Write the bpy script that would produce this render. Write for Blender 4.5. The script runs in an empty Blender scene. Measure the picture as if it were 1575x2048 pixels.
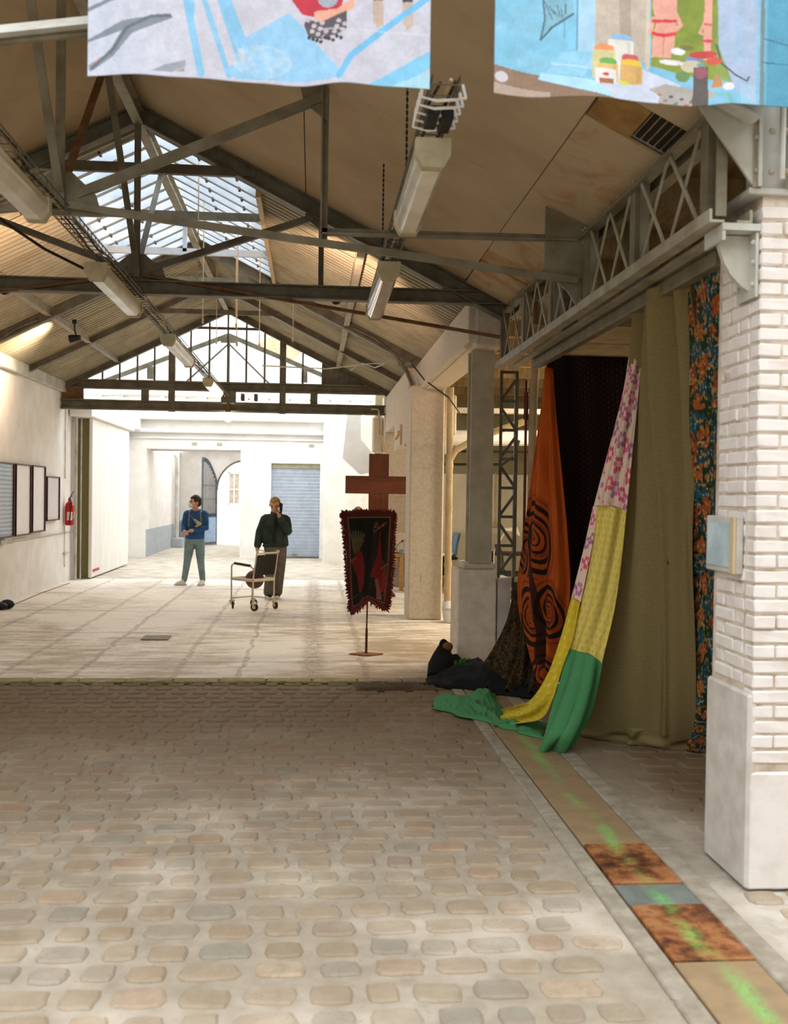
import bpy, bmesh, math, random
import numpy as np
from mathutils import Vector, Matrix
R = random.Random(7)
NR = np.random.RandomState(3)
scene = bpy.context.scene
COL = scene.collection
PI = math.pi

# ---------------------------------------------------------------- camera
cam = bpy.data.cameras.new('camera')
cam.sensor_fit = 'VERTICAL'; cam.sensor_height = 36.0; cam.lens = 2000.0 / 2048.0 * 36.0
cam.clip_end = 200; cam.clip_start = 0.05
cam.dof.use_dof = True; cam.dof.focus_distance = 11.0; cam.dof.aperture_fstop = 2.6
camo = bpy.data.objects.new('camera', cam); COL.objects.link(camo)
ax, ay, az = (0.99661243, -0.01295669, 0.08121446), (-0.08096937, 0.0184361, 0.99654607), (0.01440922, 0.99974608, -0.01732455)
camo.matrix_world = Matrix(((ax[0], ax[1], -ax[2], 0), (ay[0], ay[1], -ay[2], 0), (az[0], az[1], -az[2], 1.78), (0, 0, 0, 1)))
scene.camera = camo

# ---------------------------------------------------------------- sky and exposure
w = bpy.data.worlds.new('overcast_sky'); scene.world = w; w.use_nodes = True
bg = w.node_tree.nodes['Background']; bg.inputs[0].default_value = (0.93, 0.97, 1.0, 1); bg.inputs[1].default_value = 1.0
scene.view_settings.view_transform = 'Standard'; scene.view_settings.look = 'None'
scene.view_settings.gamma = 1.0; scene.view_settings.exposure = 2.0
scene.view_settings.use_curve_mapping = False

# ---------------------------------------------------------------- materials
def lin(c):
    return tuple(((v / 255.0) / 12.92 if v / 255.0 <= 0.04045 else ((v / 255.0 + 0.055) / 1.055) ** 2.4) for v in c)
def lin4(c): return lin(c) + (1.0,)
def np_lin(a):
    a = np.clip(a, 0, 255) / 255.0
    return np.where(a <= 0.04045, a / 12.92, ((a + 0.055) / 1.055) ** 2.4)
class G:
    """small node graph helper"""
    def __init__(s, name):
        s.m = bpy.data.materials.new(name); s.m.use_nodes = True
        s.t = s.m.node_tree; s.b = s.t.nodes['Principled BSDF']
        s.pos = s.t.nodes.new('ShaderNodeNewGeometry').outputs['Position']
    def n(s, typ, **kw):
        nd = s.t.nodes.new(typ)
        for k, v in kw.items(): setattr(nd, k, v)
        return nd
    def link(s, a, b): s.t.links.new(a, b)
    def scaled(s, sc, loc=(0, 0, 0)):
        mp = s.n('ShaderNodeMapping'); mp.inputs['Scale'].default_value = sc; mp.inputs['Location'].default_value = loc
        s.link(s.pos, mp.inputs['Vector']); return mp.outputs[0]
    def noise(s, scale=5, detail=4, rough=.55, sc=None, loc=(0, 0, 0), dist=0):
        nd = s.n('ShaderNodeTexNoise'); nd.inputs['Scale'].default_value = scale; nd.inputs['Detail'].default_value = detail
        nd.inputs['Roughness'].default_value = rough; nd.inputs['Distortion'].default_value = dist
        s.link(s.scaled(sc or (1, 1, 1), loc), nd.inputs['Vector']); return nd.outputs[0]
    def ramp(s, fac, stops):
        r = s.n('ShaderNodeValToRGB'); e = r.color_ramp.elements
        while len(e) < len(stops): e.new(0.5)
        for i, (p, c) in enumerate(stops): e[i].position = p; e[i].color = lin4(c) if len(c) == 3 and max(c) > 1 else tuple(c) + (1.0,)
        s.link(fac, r.inputs[0]); return r.outputs[0]
    def mask(s, fac, a, b):
        r = s.n('ShaderNodeMapRange'); r.inputs[1].default_value = a; r.inputs[2].default_value = b
        s.link(fac, r.inputs[0]); return r.outputs[0]
    def mix(s, fac, a, b, mode='MIX'):
        x = s.n('ShaderNodeMix', data_type='RGBA', blend_type=mode)
        if isinstance(fac, float): x.inputs[0].default_value = fac
        else: s.link(fac, x.inputs[0])
        for i, v in ((6, a), (7, b)):
            if isinstance(v, tuple): x.inputs[i].default_value = lin4(v)
            else: s.link(v, x.inputs[i])
        return x.outputs[2]
    def math(s, op, a, b=0.0, c=None):
        x = s.n('ShaderNodeMath', operation=op)
        for i, v in enumerate((a, b, c)):
            if v is None: continue
            if isinstance(v, (int, float)): x.inputs[i].default_value = v
            else: s.link(v, x.inputs[i])
        return x.outputs[0]
    def xyz(s):
        x = s.n('ShaderNodeSeparateXYZ'); s.link(s.pos, x.inputs[0]); return x.outputs
    def out(s, col, rough=.7, metal=0., bump=None, bstr=.2, bdist=.01, spec=.3):
        if isinstance(col, tuple): s.b.inputs['Base Color'].default_value = lin4(col)
        else: s.link(col, s.b.inputs['Base Color'])
        if isinstance(rough, (int, float)): s.b.inputs['Roughness'].default_value = rough
        else: s.link(rough, s.b.inputs['Roughness'])
        s.b.inputs['Metallic'].default_value = metal
        s.b.inputs['Specular IOR Level'].default_value = spec
        if bump is not None:
            bn = s.n('ShaderNodeBump'); bn.inputs['Strength'].default_value = bstr; bn.inputs['Distance'].default_value = bdist
            s.link(bump, bn.inputs['Height']); s.link(bn.outputs[0], s.b.inputs['Normal'])
        return s.m
def mat(name, c, c2=None, scale=6, rough=.65, metal=0., bump=0, sc=None, lo=.35, hi=.65, spec=.3, detail=4):
    g = G(name)
    if c2 is None: c2 = tuple(v * .86 for v in c)
    f = g.noise(scale, detail, .6, sc)
    return g.out(g.mix(g.mask(f, lo, hi), tuple(c), tuple(c2)), rough, metal, f if bump else None, bump, .01, spec)
def emit(name, c, strength):
    g = G(name); g.b.inputs['Base Color'].default_value = lin4(c)
    g.b.inputs['Emission Color'].default_value = lin4(c); g.b.inputs['Emission Strength'].default_value = strength
    return g.m
def attr_mat(name, rough=.85, weave=0, sheen=0):
    g = G(name); a = g.n('ShaderNodeAttribute', attribute_name='Col')
    f = g.noise(60, 2)
    m = g.out(g.mix(.12, a.outputs[0], g.ramp(f, [(.3, (60, 60, 60)), (.7, (200, 200, 200))]), 'OVERLAY'), rough, 0, g.noise(weave, 2) if weave else None, .15, .003)
    return m
M = {}
M['steel'] = mat('painted_grey_steel', (168, 162, 144), (140, 130, 106), 5, .5, 0, .05)
M['steel_d'] = mat('dark_grey_steel', (112, 108, 92), (88, 80, 62), 5, .5, 0, .05)
M['steel_t'] = mat('truss_grey_steel', (128, 120, 100), (102, 92, 70), 5, .5, 0, .05)
M['column'] = mat('column_grey', (192, 184, 160), (170, 160, 134), 5, .55, 0, .05)
M['plinth_c'] = mat('column_plinth', (232, 220, 202), (212, 198, 176), 7, .85, 0, .2)
M['steel_l'] = mat('pale_painted_steel', (196, 196, 190), (168, 162, 148), 4, .5, 0, .05)
M['white'] = mat('white_plaster', (232, 227, 222), (220, 214, 206), 3, .8, 0, .08)
M['facade'] = mat('white_facade', (238, 236, 232), (226, 222, 216), 2, .85)
M['dado'] = mat('grey_blue_dado', (178, 184, 190), (160, 166, 172), 4, .8)
M['concrete_w'] = mat('whitewashed_concrete', (210, 198, 180), (188, 174, 150), 22, .85, 0, .35, lo=.4, hi=.8)
M['plinth'] = mat('grey_render', (206, 199, 192), (184, 176, 166), 7, .85, 0, .2)
M['wood'] = mat('pale_wood', (196, 158, 104), (170, 128, 78), 6, .5, sc=(1, 1, 9))
M['black'] = mat('black_plastic', (28, 27, 26), (20, 19, 18), 8, .5)
M['chrome'] = mat('chrome', (190, 190, 188), None, 5, .25, .9)
M['cable'] = mat('dark_cable', (48, 40, 30), (34, 28, 20), 30, .6)
M['pipe'] = mat('cream_pipe', (206, 184, 144), (184, 158, 116), 5, .55)
M['skin'] = mat('skin', (214, 160, 132), (198, 140, 112), 12, .55)

# ---------------------------------------------------------------- object helpers
ORG = {}
def tag(o, label=None, cat=None, group=None, kind=None):
    if label: o['label'] = label
    if cat: o['category'] = cat
    if group: o['group'] = group
    if kind: o['kind'] = kind
    return o
def thing(name, label, cat, loc=(0, 0, 0), group=None, kind=None):
    o = bpy.data.objects.new(name, None); COL.objects.link(o); o.location = loc; o.empty_display_size = .1
    ORG[o.name] = Vector(loc); return tag(o, label, cat, group, kind)
def org(p):
    return ORG[p.name] if p else Vector((0, 0, 0))
def link(name, me, parent=None, loc=None):
    o = bpy.data.objects.new(name, me); COL.objects.link(o)
    if parent: o.parent = parent
    ORG[o.name] = org(parent)
    if loc is not None: o.location = Vector(loc) - org(parent)
    return o
def copy_tree(o, parent=None):
    c = o.copy(); COL.objects.link(c)
    if parent: c.parent = parent
    for ch in list(o.children): copy_tree(ch, c)
    return c
class MB:
    """collects shapes in world coordinates and links them as one mesh object"""
    def __init__(s): s.v = []; s.f = []; s.mi = []; s.cur = 0
    def add(s, vs, fs):
        b = len(s.v); s.v += [tuple(v) for v in vs]
        for f in fs: s.f.append([b + i for i in f]); s.mi.append(s.cur)
    def box(s, x0, x1, y0, y1, z0, z1, c=0.0):
        if c <= 0:
            vs = [(x, y, z) for z in (z0, z1) for y in (y0, y1) for x in (x0, x1)]
            s.add(vs, [(0, 2, 3, 1), (4, 5, 7, 6), (0, 1, 5, 4), (2, 6, 7, 3), (0, 4, 6, 2), (1, 3, 7, 5)])
        else:
            bm = bmesh.new(); bmesh.ops.create_cube(bm, size=1)
            for v in bm.verts: v.co = ((x0 + x1) / 2 + v.co.x * (x1 - x0), (y0 + y1) / 2 + v.co.y * (y1 - y0), (z0 + z1) / 2 + v.co.z * (z1 - z0))
            bmesh.ops.bevel(bm, geom=bm.edges[:], offset=c, segments=1, affect='EDGES', profile=.5)
            bm.verts.index_update(); s.add([v.co[:] for v in bm.verts], [[v.index for v in f.verts] for f in bm.faces]); bm.free()
        return s
    def frame(s, p, q, up=(0, 0, 1)):
        p, q = Vector(p), Vector(q); d = (q - p).normalized(); u = Vector(up)
        if abs(d.dot(u)) > .98: u = Vector((0, 1, 0))
        a = d.cross(u).normalized(); return p, q, a, a.cross(d).normalized()
    def prof(s, p, q, pts, up=(0, 0, 1)):
        """extrude a profile (a, b) from p to q; b runs along up"""
        p, q, a, b = s.frame(p, q, up); n = len(pts)
        vs = [e + a * x + b * y for e in (p, q) for x, y in pts]
        fs = [(i, (i + 1) % n, n + (i + 1) % n, n + i) for i in range(n)] + [tuple(range(n))[::-1], tuple(range(n, 2 * n))]
        s.add(vs, fs); return s
    def bar(s, p, q, w, h, up=(0, 0, 1)):
        return s.prof(p, q, [(-w / 2, -h / 2), (w / 2, -h / 2), (w / 2, h / 2), (-w / 2, h / 2)], up)
    def ibeam(s, p, q, w, h, t=.012, up=(0, 0, 1)):
        W, H, k = w / 2, h / 2, t / 2
        return s.prof(p, q, [(-W, -H), (W, -H), (W, -H + t), (k, -H + t), (k, H - t), (W, H - t), (W, H), (-W, H), (-W, H - t), (-k, H - t), (-k, -H + t), (-W, -H + t)], up)
    def angle(s, p, q, w, h, t=.01, up=(0, 0, 1)):
        return s.prof(p, q, [(-w / 2, -h / 2), (w / 2, -h / 2), (w / 2, -h / 2 + t), (-w / 2 + t, -h / 2 + t), (-w / 2 + t, h / 2), (-w / 2, h / 2)], up)
    def tube(s, pts, r, n=8, cap=True):
        pts = [Vector(p) for p in pts]; rs = r if isinstance(r, (list, tuple)) else [r] * len(pts)
        prev = None; rings = []
        for i, p in enumerate(pts):
            d = (pts[min(i + 1, len(pts) - 1)] - pts[max(i - 1, 0)]).normalized()
            if prev is None:
                u = Vector((0, 0, 1)) if abs(d.z) < .9 else Vector((0, 1, 0)); a = d.cross(u).normalized()
            else: a = (prev - d * prev.dot(d)).normalized()
            prev = a; b = d.cross(a)
            rings.append([p + (a * math.cos(t) + b * math.sin(t)) * rs[i] for t in [2 * PI * k / n for k in range(n)]])
        vs = [v for rg in rings for v in rg]; fs = []
        for i in range(len(rings) - 1):
            for k in range(n): fs.append((i * n + k, i * n + (k + 1) % n, (i + 1) * n + (k + 1) % n, (i + 1) * n + k))
        if cap: fs += [tuple(range(n))[::-1], tuple(range((len(rings) - 1) * n, len(rings) * n))]
        s.add(vs, fs); return s
    def lathe(s, c, prof, n=16, axis='Z'):
        vs = []; fs = []; m = len(prof)
        for r, h in prof:
            for k in range(n):
                a = 2 * PI * k / n; x, y = r * math.cos(a), r * math.sin(a)
                d = {'Z': (x, y, h), 'X': (h, x, y), 'Y': (x, h, y)}[axis]
                vs.append((c[0] + d[0], c[1] + d[1], c[2] + d[2]))
        for i in range(m - 1):
            for k in range(n): fs.append((i * n + k, i * n + (k + 1) % n, (i + 1) * n + (k + 1) % n, (i + 1) * n + k))
        fs += [tuple(range(n))[::-1], tuple(range((m - 1) * n, m * n))]
        s.add(vs, fs); return s
    def poly(s, pts, d):
        """flat polygon extruded by vector d"""
        n = len(pts); d = Vector(d); vs = [Vector(p) for p in pts] + [Vector(p) + d for p in pts]
        s.add(vs, [tuple(range(n))[::-1], tuple(range(n, 2 * n))] + [(i, (i + 1) % n, n + (i + 1) % n, n + i) for i in range(n)]); return s
    def ball(s, c, r, n=12, sx=1, sy=1, sz=1):
        m = n // 2 + 1; prof = [(max(1e-4, math.sin(PI * i / m)), -math.cos(PI * i / m)) for i in range(m + 1)]
        b = len(s.v); s.lathe((0, 0, 0), prof, n)
        for i in range(b, len(s.v)):
            v = s.v[i]; s.v[i] = (c[0] + v[0] * r * sx, c[1] + v[1] * r * sy, c[2] + v[2] * r * sz)
        return s
    def mesh(s, name, mats, o=Vector((0, 0, 0)), smooth=False):
        me = bpy.data.meshes.new(name)
        me.from_pydata([(v[0] - o[0], v[1] - o[1], v[2] - o[2]) for v in s.v], [], s.f)
        for m in (mats if isinstance(mats, (list, tuple)) else [mats]): me.materials.append(m)
        me.polygons.foreach_set('material_index', s.mi)
        bm = bmesh.new(); bm.from_mesh(me); bmesh.ops.recalc_face_normals(bm, faces=bm.faces[:]); bm.to_mesh(me); bm.free()
        if smooth:
            me.polygons.foreach_set('use_smooth', [True] * len(me.polygons)); me.set_sharp_from_angle(angle=.7)
        return me
    def build(s, name, mats, parent=None, smooth=False, label=None):
        o = link(name, s.mesh(name, mats, org(parent), smooth), parent)
        if label: o['label'] = label
        return o
def whole(name, mb, mats, label, cat, loc=(0, 0, 0), group=None, smooth=False, kind=None):
    """a thing that is one mesh, origin at loc"""
    o = link(name, mb.mesh(name, mats, Vector(loc), smooth)); o.location = loc; ORG[o.name] = Vector(loc)
    return tag(o, label, cat, group, kind)
def struct(name, mb, mats, parent=None, smooth=False):
    o = mb.build(name, mats, parent, smooth); o['kind'] = 'structure'; return o

def cr(P, t):
    """Catmull-Rom through P (k, ..) at parameters t in 0..1"""
    P = np.asarray(P, float); k = len(P)
    if k == 1: return np.repeat(P, len(t), 0)
    x = np.asarray(t) * (k - 1); i = np.clip(np.floor(x).astype(int), 0, k - 2); f = (x - i)
    f = f.reshape((-1,) + (1,) * (P.ndim - 1))
    p1, p2 = P[i], P[i + 1]
    p0 = np.where((i > 0).reshape(f.shape), P[np.maximum(i - 1, 0)], 2 * p1 - p2)
    p3 = np.where((i < k - 2).reshape(f.shape), P[np.minimum(i + 2, k - 1)], 2 * p2 - p1)
    return .5 * (2 * p1 + (p2 - p0) * f + (2 * p0 - 5 * p1 + 4 * p2 - p3) * f ** 2 + (3 * p1 - p0 - 3 * p2 + p3) * f ** 3)
def cloth(name, rows, m, parent=None, nu=40, nv=80, fold=None, paint=None, thick=.004):
    """sheet through rows of control points (top to bottom, left to right)"""
    u, v = np.linspace(0, 1, nu), np.linspace(0, 1, nv)
    rows = [cr(np.array(r, float), u) for r in rows]
    Pt = cr(np.stack(rows), v)                                     # nv, nu, 3
    U, V = np.meshgrid(u, v)
    if fold:
        du = np.gradient(Pt, axis=1); dv = np.gradient(Pt, axis=0)
        N = np.cross(du, dv); N /= np.linalg.norm(N, axis=2, keepdims=True) + 1e-9
        Pt = Pt + N * fold(U, V)[..., None]
    Pt[..., 2] = np.maximum(Pt[..., 2], .004)
    o = org(parent); P = Pt.reshape(-1, 3) - np.array(o)
    idx = np.arange(nu * nv).reshape(nv, nu)
    F = np.stack([idx[:-1, :-1], idx[1:, :-1], idx[1:, 1:], idx[:-1, 1:]], -1).reshape(-1, 4)
    me = bpy.data.meshes.new(name); me.from_pydata(P.tolist(), [], F.tolist()); me.materials.append(m)
    me.polygons.foreach_set('use_smooth', [True] * len(F))
    if paint:
        c = paint(U.ravel(), V.ravel())
        a = me.attributes.new('Col', 'FLOAT_COLOR', 'POINT')
        a.data.foreach_set('color', np.concatenate([np_lin(c), np.ones((len(c), 1))], 1).astype(np.float32).ravel())
    ob = link(name, me, parent)
    if thick:
        s = ob.modifiers.new('thickness', 'SOLIDIFY'); s.thickness = thick; s.offset = 0
    return ob
def vnoise(x, y, seed=0):
    """smooth value noise, 0..1"""
    xi, yi = np.floor(x).astype(int), np.floor(y).astype(int); fx, fy = x - xi, y - yi
    fx, fy = fx * fx * (3 - 2 * fx), fy * fy * (3 - 2 * fy)
    h = lambda a, b: np.modf(np.abs(np.sin(a * 127.1 + b * 311.7 + seed * 74.7) * 43758.5453))[0]
    return (h(xi, yi) * (1 - fx) + h(xi + 1, yi) * fx) * (1 - fy) + (h(xi, yi + 1) * (1 - fx) + h(xi + 1, yi + 1) * fx) * fy
class Canvas:
    """flat print: colours laid on a grid of points in picture coordinates"""
    def __init__(s, x, y, base): s.x, s.y = x, y; s.c = np.tile(np.array(base, float), (len(x), 1))
    def put(s, m, col, a=1.0):
        m = (np.clip(m, 0, 1) * a)[:, None] if m.dtype != bool else m[:, None] * a
        s.c = s.c * (1 - m) + np.array(col, float) * m; return s
    def poly(s, pts, col, a=1.0):
        ins = np.zeros(len(s.x), bool); n = len(pts)
        for i in range(n):
            (x0, y0), (x1, y1) = pts[i], pts[(i + 1) % n]
            if y0 == y1: continue
            c = ((y0 > s.y) != (y1 > s.y)) & (s.x < (x1 - x0) * (s.y - y0) / (y1 - y0) + x0); ins ^= c
        return s.put(ins, col, a)
    def line(s, pts, wd, col, a=1.0):
        m = np.zeros(len(s.x), bool)
        for (x0, y0), (x1, y1) in zip(pts, pts[1:]):
            dx, dy = x1 - x0, y1 - y0; t = np.clip(((s.x - x0) * dx + (s.y - y0) * dy) / (dx * dx + dy * dy + 1e-9), 0, 1)
            m |= np.hypot(s.x - x0 - t * dx, s.y - y0 - t * dy) < wd / 2
        return s.put(m, col, a)
    def ell(s, cx, cy, rx, ry, col, a=1.0, ang=0):
        c, n = math.cos(ang), math.sin(ang); dx, dy = s.x - cx, s.y - cy
        return s.put(((dx * c + dy * n) / rx) ** 2 + ((-dx * n + dy * c) / ry) ** 2 < 1, col, a)
    def mottle(s, sc, amt, seed=0):
        s.c = s.c * (1 + amt * (vnoise(s.x * sc, s.y * sc, seed) - .5)[:, None]); return s
# ================================================================ the building
RX = -1.65
def CZ(x): return 5.36 - .5 * abs(x - RX)
WL, GR = -4.75, 1.86                                              # left wall, right girder line
Y0, T1, T2, T3, TG = 4.25, 6.68, 9.5, 14.4, 19.4

# ---- floor
def floor_mortar():
    g = G('cobble_mortar'); f = g.noise(9, 6, .65); f2 = g.noise(1.1, 4, .6, loc=(3, 1, 0)); f3 = g.noise(40, 3)
    c = g.mix(g.mask(f, .35, .7), (160, 148, 131), (140, 128, 110))
    c = g.mix(g.mask(f2, .5, .72), c, (194, 182, 166)); c = g.mix(g.mask(f3, .62, .8), c, (140, 120, 96))
    y = g.xyz()[1]
    c = g.mix(g.math('MULTIPLY', g.math('MULTIPLY', g.mask(g.xyz()[0], 1.8, 2.0), g.mask(y, 4.9, 4.5)), g.math('MULTIPLY', g.mask(f, .42, .62), .55)), c, (214, 208, 202))
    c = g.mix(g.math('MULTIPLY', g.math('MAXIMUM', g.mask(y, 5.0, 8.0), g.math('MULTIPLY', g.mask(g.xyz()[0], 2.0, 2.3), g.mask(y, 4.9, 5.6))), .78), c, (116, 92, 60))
    return g.out(c, .85, 0, g.math('ADD', f, f3), .3, .01)
def floor_worn():
    """worn pale paint over setts: streaks along the courses, bare lines along the hall"""
    g = G('worn_painted_setts'); x, y, z = g.xyz()
    big = g.noise(.5, 5, .6, dist=.4); st = g.noise(1, 6, .7, sc=(1.7, 5.5, 1)); fine = g.noise(14, 5, .7)
    bare = g.math('ADD', g.math('MULTIPLY', st, .55), g.math('MULTIPLY', big, .55))
    near = g.mask(y, 15.5, 9.5)
    bare = g.math('ADD', bare, g.math('MULTIPLY', near, .06)); bare = g.math('ADD', bare, g.math('MULTIPLY', g.math('MULTIPLY', g.mask(y, 14.5, 11.5), g.mask(x, -.6, .4)), .07))
    bare = g.math('ADD', bare, g.math('MULTIPLY', g.mask(y, 19, 25), -.2))
    c = g.mix(g.mask(bare, .54, .70), (240, 231, 217), (182, 160, 130))
    c = g.mix(g.mask(fine, .58, .75), c, (176, 156, 128))
    wx = g.math('ADD', x, g.math('MULTIPLY', g.noise(2, 2), .14))
    for x0, wd, k in ((-2.9, .05, .5), (-2.2, .045, .6), (-1.25, .05, .5), (-.62, .035, .6), (.1, .16, .55), (.62, .05, .6), (-3.9, .05, .5)):
        d = g.math('ABSOLUTE', g.math('SUBTRACT', wx, x0))
        c = g.mix(g.math('MULTIPLY', g.math('MULTIPLY', g.mask(d, wd, wd * .4), g.mask(fine, .35, .55)), k), c, (140, 120, 92))
    wy = g.math('ADD', y, g.math('MULTIPLY', g.noise(1.2, 2, loc=(9, 2, 0)), .25))
    for y0 in (10.7, 12.9, 15.2, 18.6):
        d = g.math('ABSOLUTE', g.math('SUBTRACT', wy, y0))
        c = g.mix(g.math('MULTIPLY', g.mask(d, .06, .02), .4), c, (146, 124, 96))
    # setts barely telling under the paint
    br = g.n('ShaderNodeTexBrick'); g.link(g.scaled((1, 1, 1)), br.inputs['Vector']); br.inputs['Scale'].default_value = 1
    br.inputs['Brick Width'].default_value = .24; br.inputs['Row Height'].default_value = .155; br.inputs['Mortar Size'].default_value = .016
    br.inputs['Mortar Smooth'].default_value = .6
    br.inputs[1].default_value = br.inputs[2].default_value = (1, 1, 1, 1); br.inputs[3].default_value = (0, 0, 0, 1)
    c = g.mix(g.math('MULTIPLY', g.math('MULTIPLY', g.math('SUBTRACT', 1.0, br.outputs[0]), g.mask(big, .42, .62)), .3), c, (156, 136, 108))
    return g.out(c, g.math('SUBTRACT', .72, g.math('MULTIPLY', g.mask(big, .5, .7), .3)), 0, g.math('ADD', fine, g.math('MULTIPLY', br.outputs[0], .3)), .25, .01)
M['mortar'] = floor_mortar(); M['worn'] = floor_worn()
M['front'] = mat('grey_beige_skyblock', (186, 182, 176), (168, 164, 158), 1.5, .9)
M['yard'] = mat('courtyard_concrete', (206, 198, 184), (176, 164, 146), 2.5, .85, 0, .2)
mb = MB()
def rect(x0, x1, y0, y1, z=0.0): mb.add([(x0, y0, z), (x1, y0, z), (x1, y1, z), (x0, y1, z)], [(0, 1, 2, 3)])
rect(-12, 1.31, -10, 9.7, -.012); rect(1.84, 12, -10, 9.42, -.012); rect(1.31, 1.84, -10, -2, -.012)
mb.cur = 1; rect(-8, 6, 9.62, 20.6); rect(1.31, 6, 9.42, 9.62, -.004)
mb.cur = 2; rect(-8, 6, 20.6, 50)
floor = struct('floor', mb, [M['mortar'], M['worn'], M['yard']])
mb = MB()
for i in range(14): mb.box(-4.75 + i * .4335, -4.75 + (i + 1) * .4335 - .012, 9.42, 9.62, -.05, .008 + .006 * R.random(), .01)
M['kerb'] = mat('kerb_stone', (170, 152, 126), (140, 122, 96), 8, .85, 0, .3)
mb.build('kerb', M['kerb'], floor)
g = G('moss'); M['moss'] = g.out(g.mix(g.mask(g.noise(16, 4), .4, .6), (92, 104, 48), (128, 132, 70)), .95)
mb = MB()
for i in range(600):
    x = -4.7 + 5.9 * R.random() ** (1.3 if i % 2 else .8); r = .008 + .02 * R.random() * (.4 + .6 * math.sin(x * 3.1) ** 2); mb.ball((x, 9.385 + .05 * R.random(), .0), r, 6, 2.2, .8, .6)
tag(mb.build('moss', M['moss'], floor), kind='stuff')

# ---- cobbles: courses across the yard, single stones nearest to the viewer, the rest joined
def cobble_mat(name, rnd):
    g = G(name); f = g.noise(14, 5, .65); f2 = g.noise(1.1, 4, .6, loc=(3, 1, 0)); f3 = g.noise(70, 2)
    r = g.n('ShaderNodeObjectInfo').outputs['Random'] if rnd else g.n('ShaderNodeAttribute', attribute_name='Col').outputs[2]
    c = g.ramp(r, [(0, (146, 129, 108)), (.2, (156, 140, 119)), (.4, (140, 125, 104)), (.55, (150, 132, 109)), (.72, (146, 135, 117)), (.86, (136, 129, 116)), (.95, (152, 125, 102)), (1, (168, 152, 130))])
    c = g.mix(g.math('MULTIPLY', g.mask(f, .4, .7), .6), c, (134, 114, 90)); c = g.mix(g.math('MULTIPLY', g.mask(f2, .5, .72), .6), c, (196, 182, 162))
    c = g.mix(g.math('MULTIPLY', g.mask(f3, .6, .75), .5), c, (104, 88, 68))
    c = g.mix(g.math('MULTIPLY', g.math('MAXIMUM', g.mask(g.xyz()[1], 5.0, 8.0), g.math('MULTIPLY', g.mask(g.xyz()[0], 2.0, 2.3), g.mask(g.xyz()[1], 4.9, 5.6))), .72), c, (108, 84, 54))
    return g.out(c, .75, 0, f, .35, .01)
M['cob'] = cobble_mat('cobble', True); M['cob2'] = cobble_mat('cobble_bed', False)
def cobble_shape(rs):
    n = 12; ring = []
    for k in range(n):
        a = 2 * PI * (k + .5) / n; e = 5.5
        c, s = math.cos(a), math.sin(a); r = (abs(c) ** e + abs(s) ** e) ** (-1 / e) * (.90 + .12 * rs.random())
        ring.append((c * r * .5, s * r * .5))
    vs = [(x, y, -1.0) for x, y in ring] + [(x * .97, y * .96, .35) for x, y in ring] + [(x * .84, y * .8, 1.0) for x, y in ring]
    fs = []
    for L in (0, 1):
        for k in range(n): fs.append((L * n + k, L * n + (k + 1) % n, (L + 1) * n + (k + 1) % n, (L + 1) * n + k))
    fs.append(tuple(range(2 * n, 3 * n))); return vs, fs
shapes = [cobble_shape(R) for _ in range(12)]
stones = []
def courses(x0, x1, y0, y1):
    y = y0
    while y < y1:
        d = .168 + .035 * R.random(); x = x0 - .2 * R.random()
        while x < x1:
            l = .165 + .115 * R.random()
            if x + l > x1 + .03: break
            if x > x0 - .02: stones.append((x + l / 2, y + d / 2 + .008 * R.gauss(0, 1), l - .03 - .018 * R.random(), d - .032 - .014 * R.random(), R.gauss(0, .04), R.randrange(12), R.random()))
            x += l
        y += d
courses(-4.7, 1.27, 2.7, 9.36); courses(1.98, 5.0, 4.9, 9.3); courses(1.9, 3.0, 2.9, 4.3)
def vis(s):
    x, y = s[0], s[1]; sx = (x / y - .081) * 2000
    return -800 < sx < 800 and y > 3.05 and (x < 1.95 or (x / y < .405 and y < 7.2))
stones.sort(key=lambda s: (0 if vis(s) else 1, s[1]))
meshes = []
for i, (vs, fs) in enumerate(shapes):
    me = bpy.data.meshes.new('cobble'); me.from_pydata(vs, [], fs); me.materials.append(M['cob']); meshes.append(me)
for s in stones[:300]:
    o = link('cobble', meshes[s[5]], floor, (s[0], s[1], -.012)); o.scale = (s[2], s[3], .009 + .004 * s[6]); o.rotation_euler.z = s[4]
V, F, C = [], [], []
for s in stones[300:]:
    vs, fs = shapes[s[5]]; b = len(V); c, n = math.cos(s[4]), math.sin(s[4])
    for x, y, z in vs:
        X, Y = x * s[2], y * s[3]; V.append((s[0] + X * c - Y * n, s[1] + X * n + Y * c, -.012 + z * .012)); C.append(s[6])
    F += [[b + i for i in f] for f in fs]
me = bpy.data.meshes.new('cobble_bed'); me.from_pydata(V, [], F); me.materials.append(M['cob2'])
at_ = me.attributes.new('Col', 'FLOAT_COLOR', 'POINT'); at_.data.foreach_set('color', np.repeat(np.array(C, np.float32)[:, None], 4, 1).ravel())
tag(link('cobble_bed', me, floor), kind='stuff')

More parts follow.
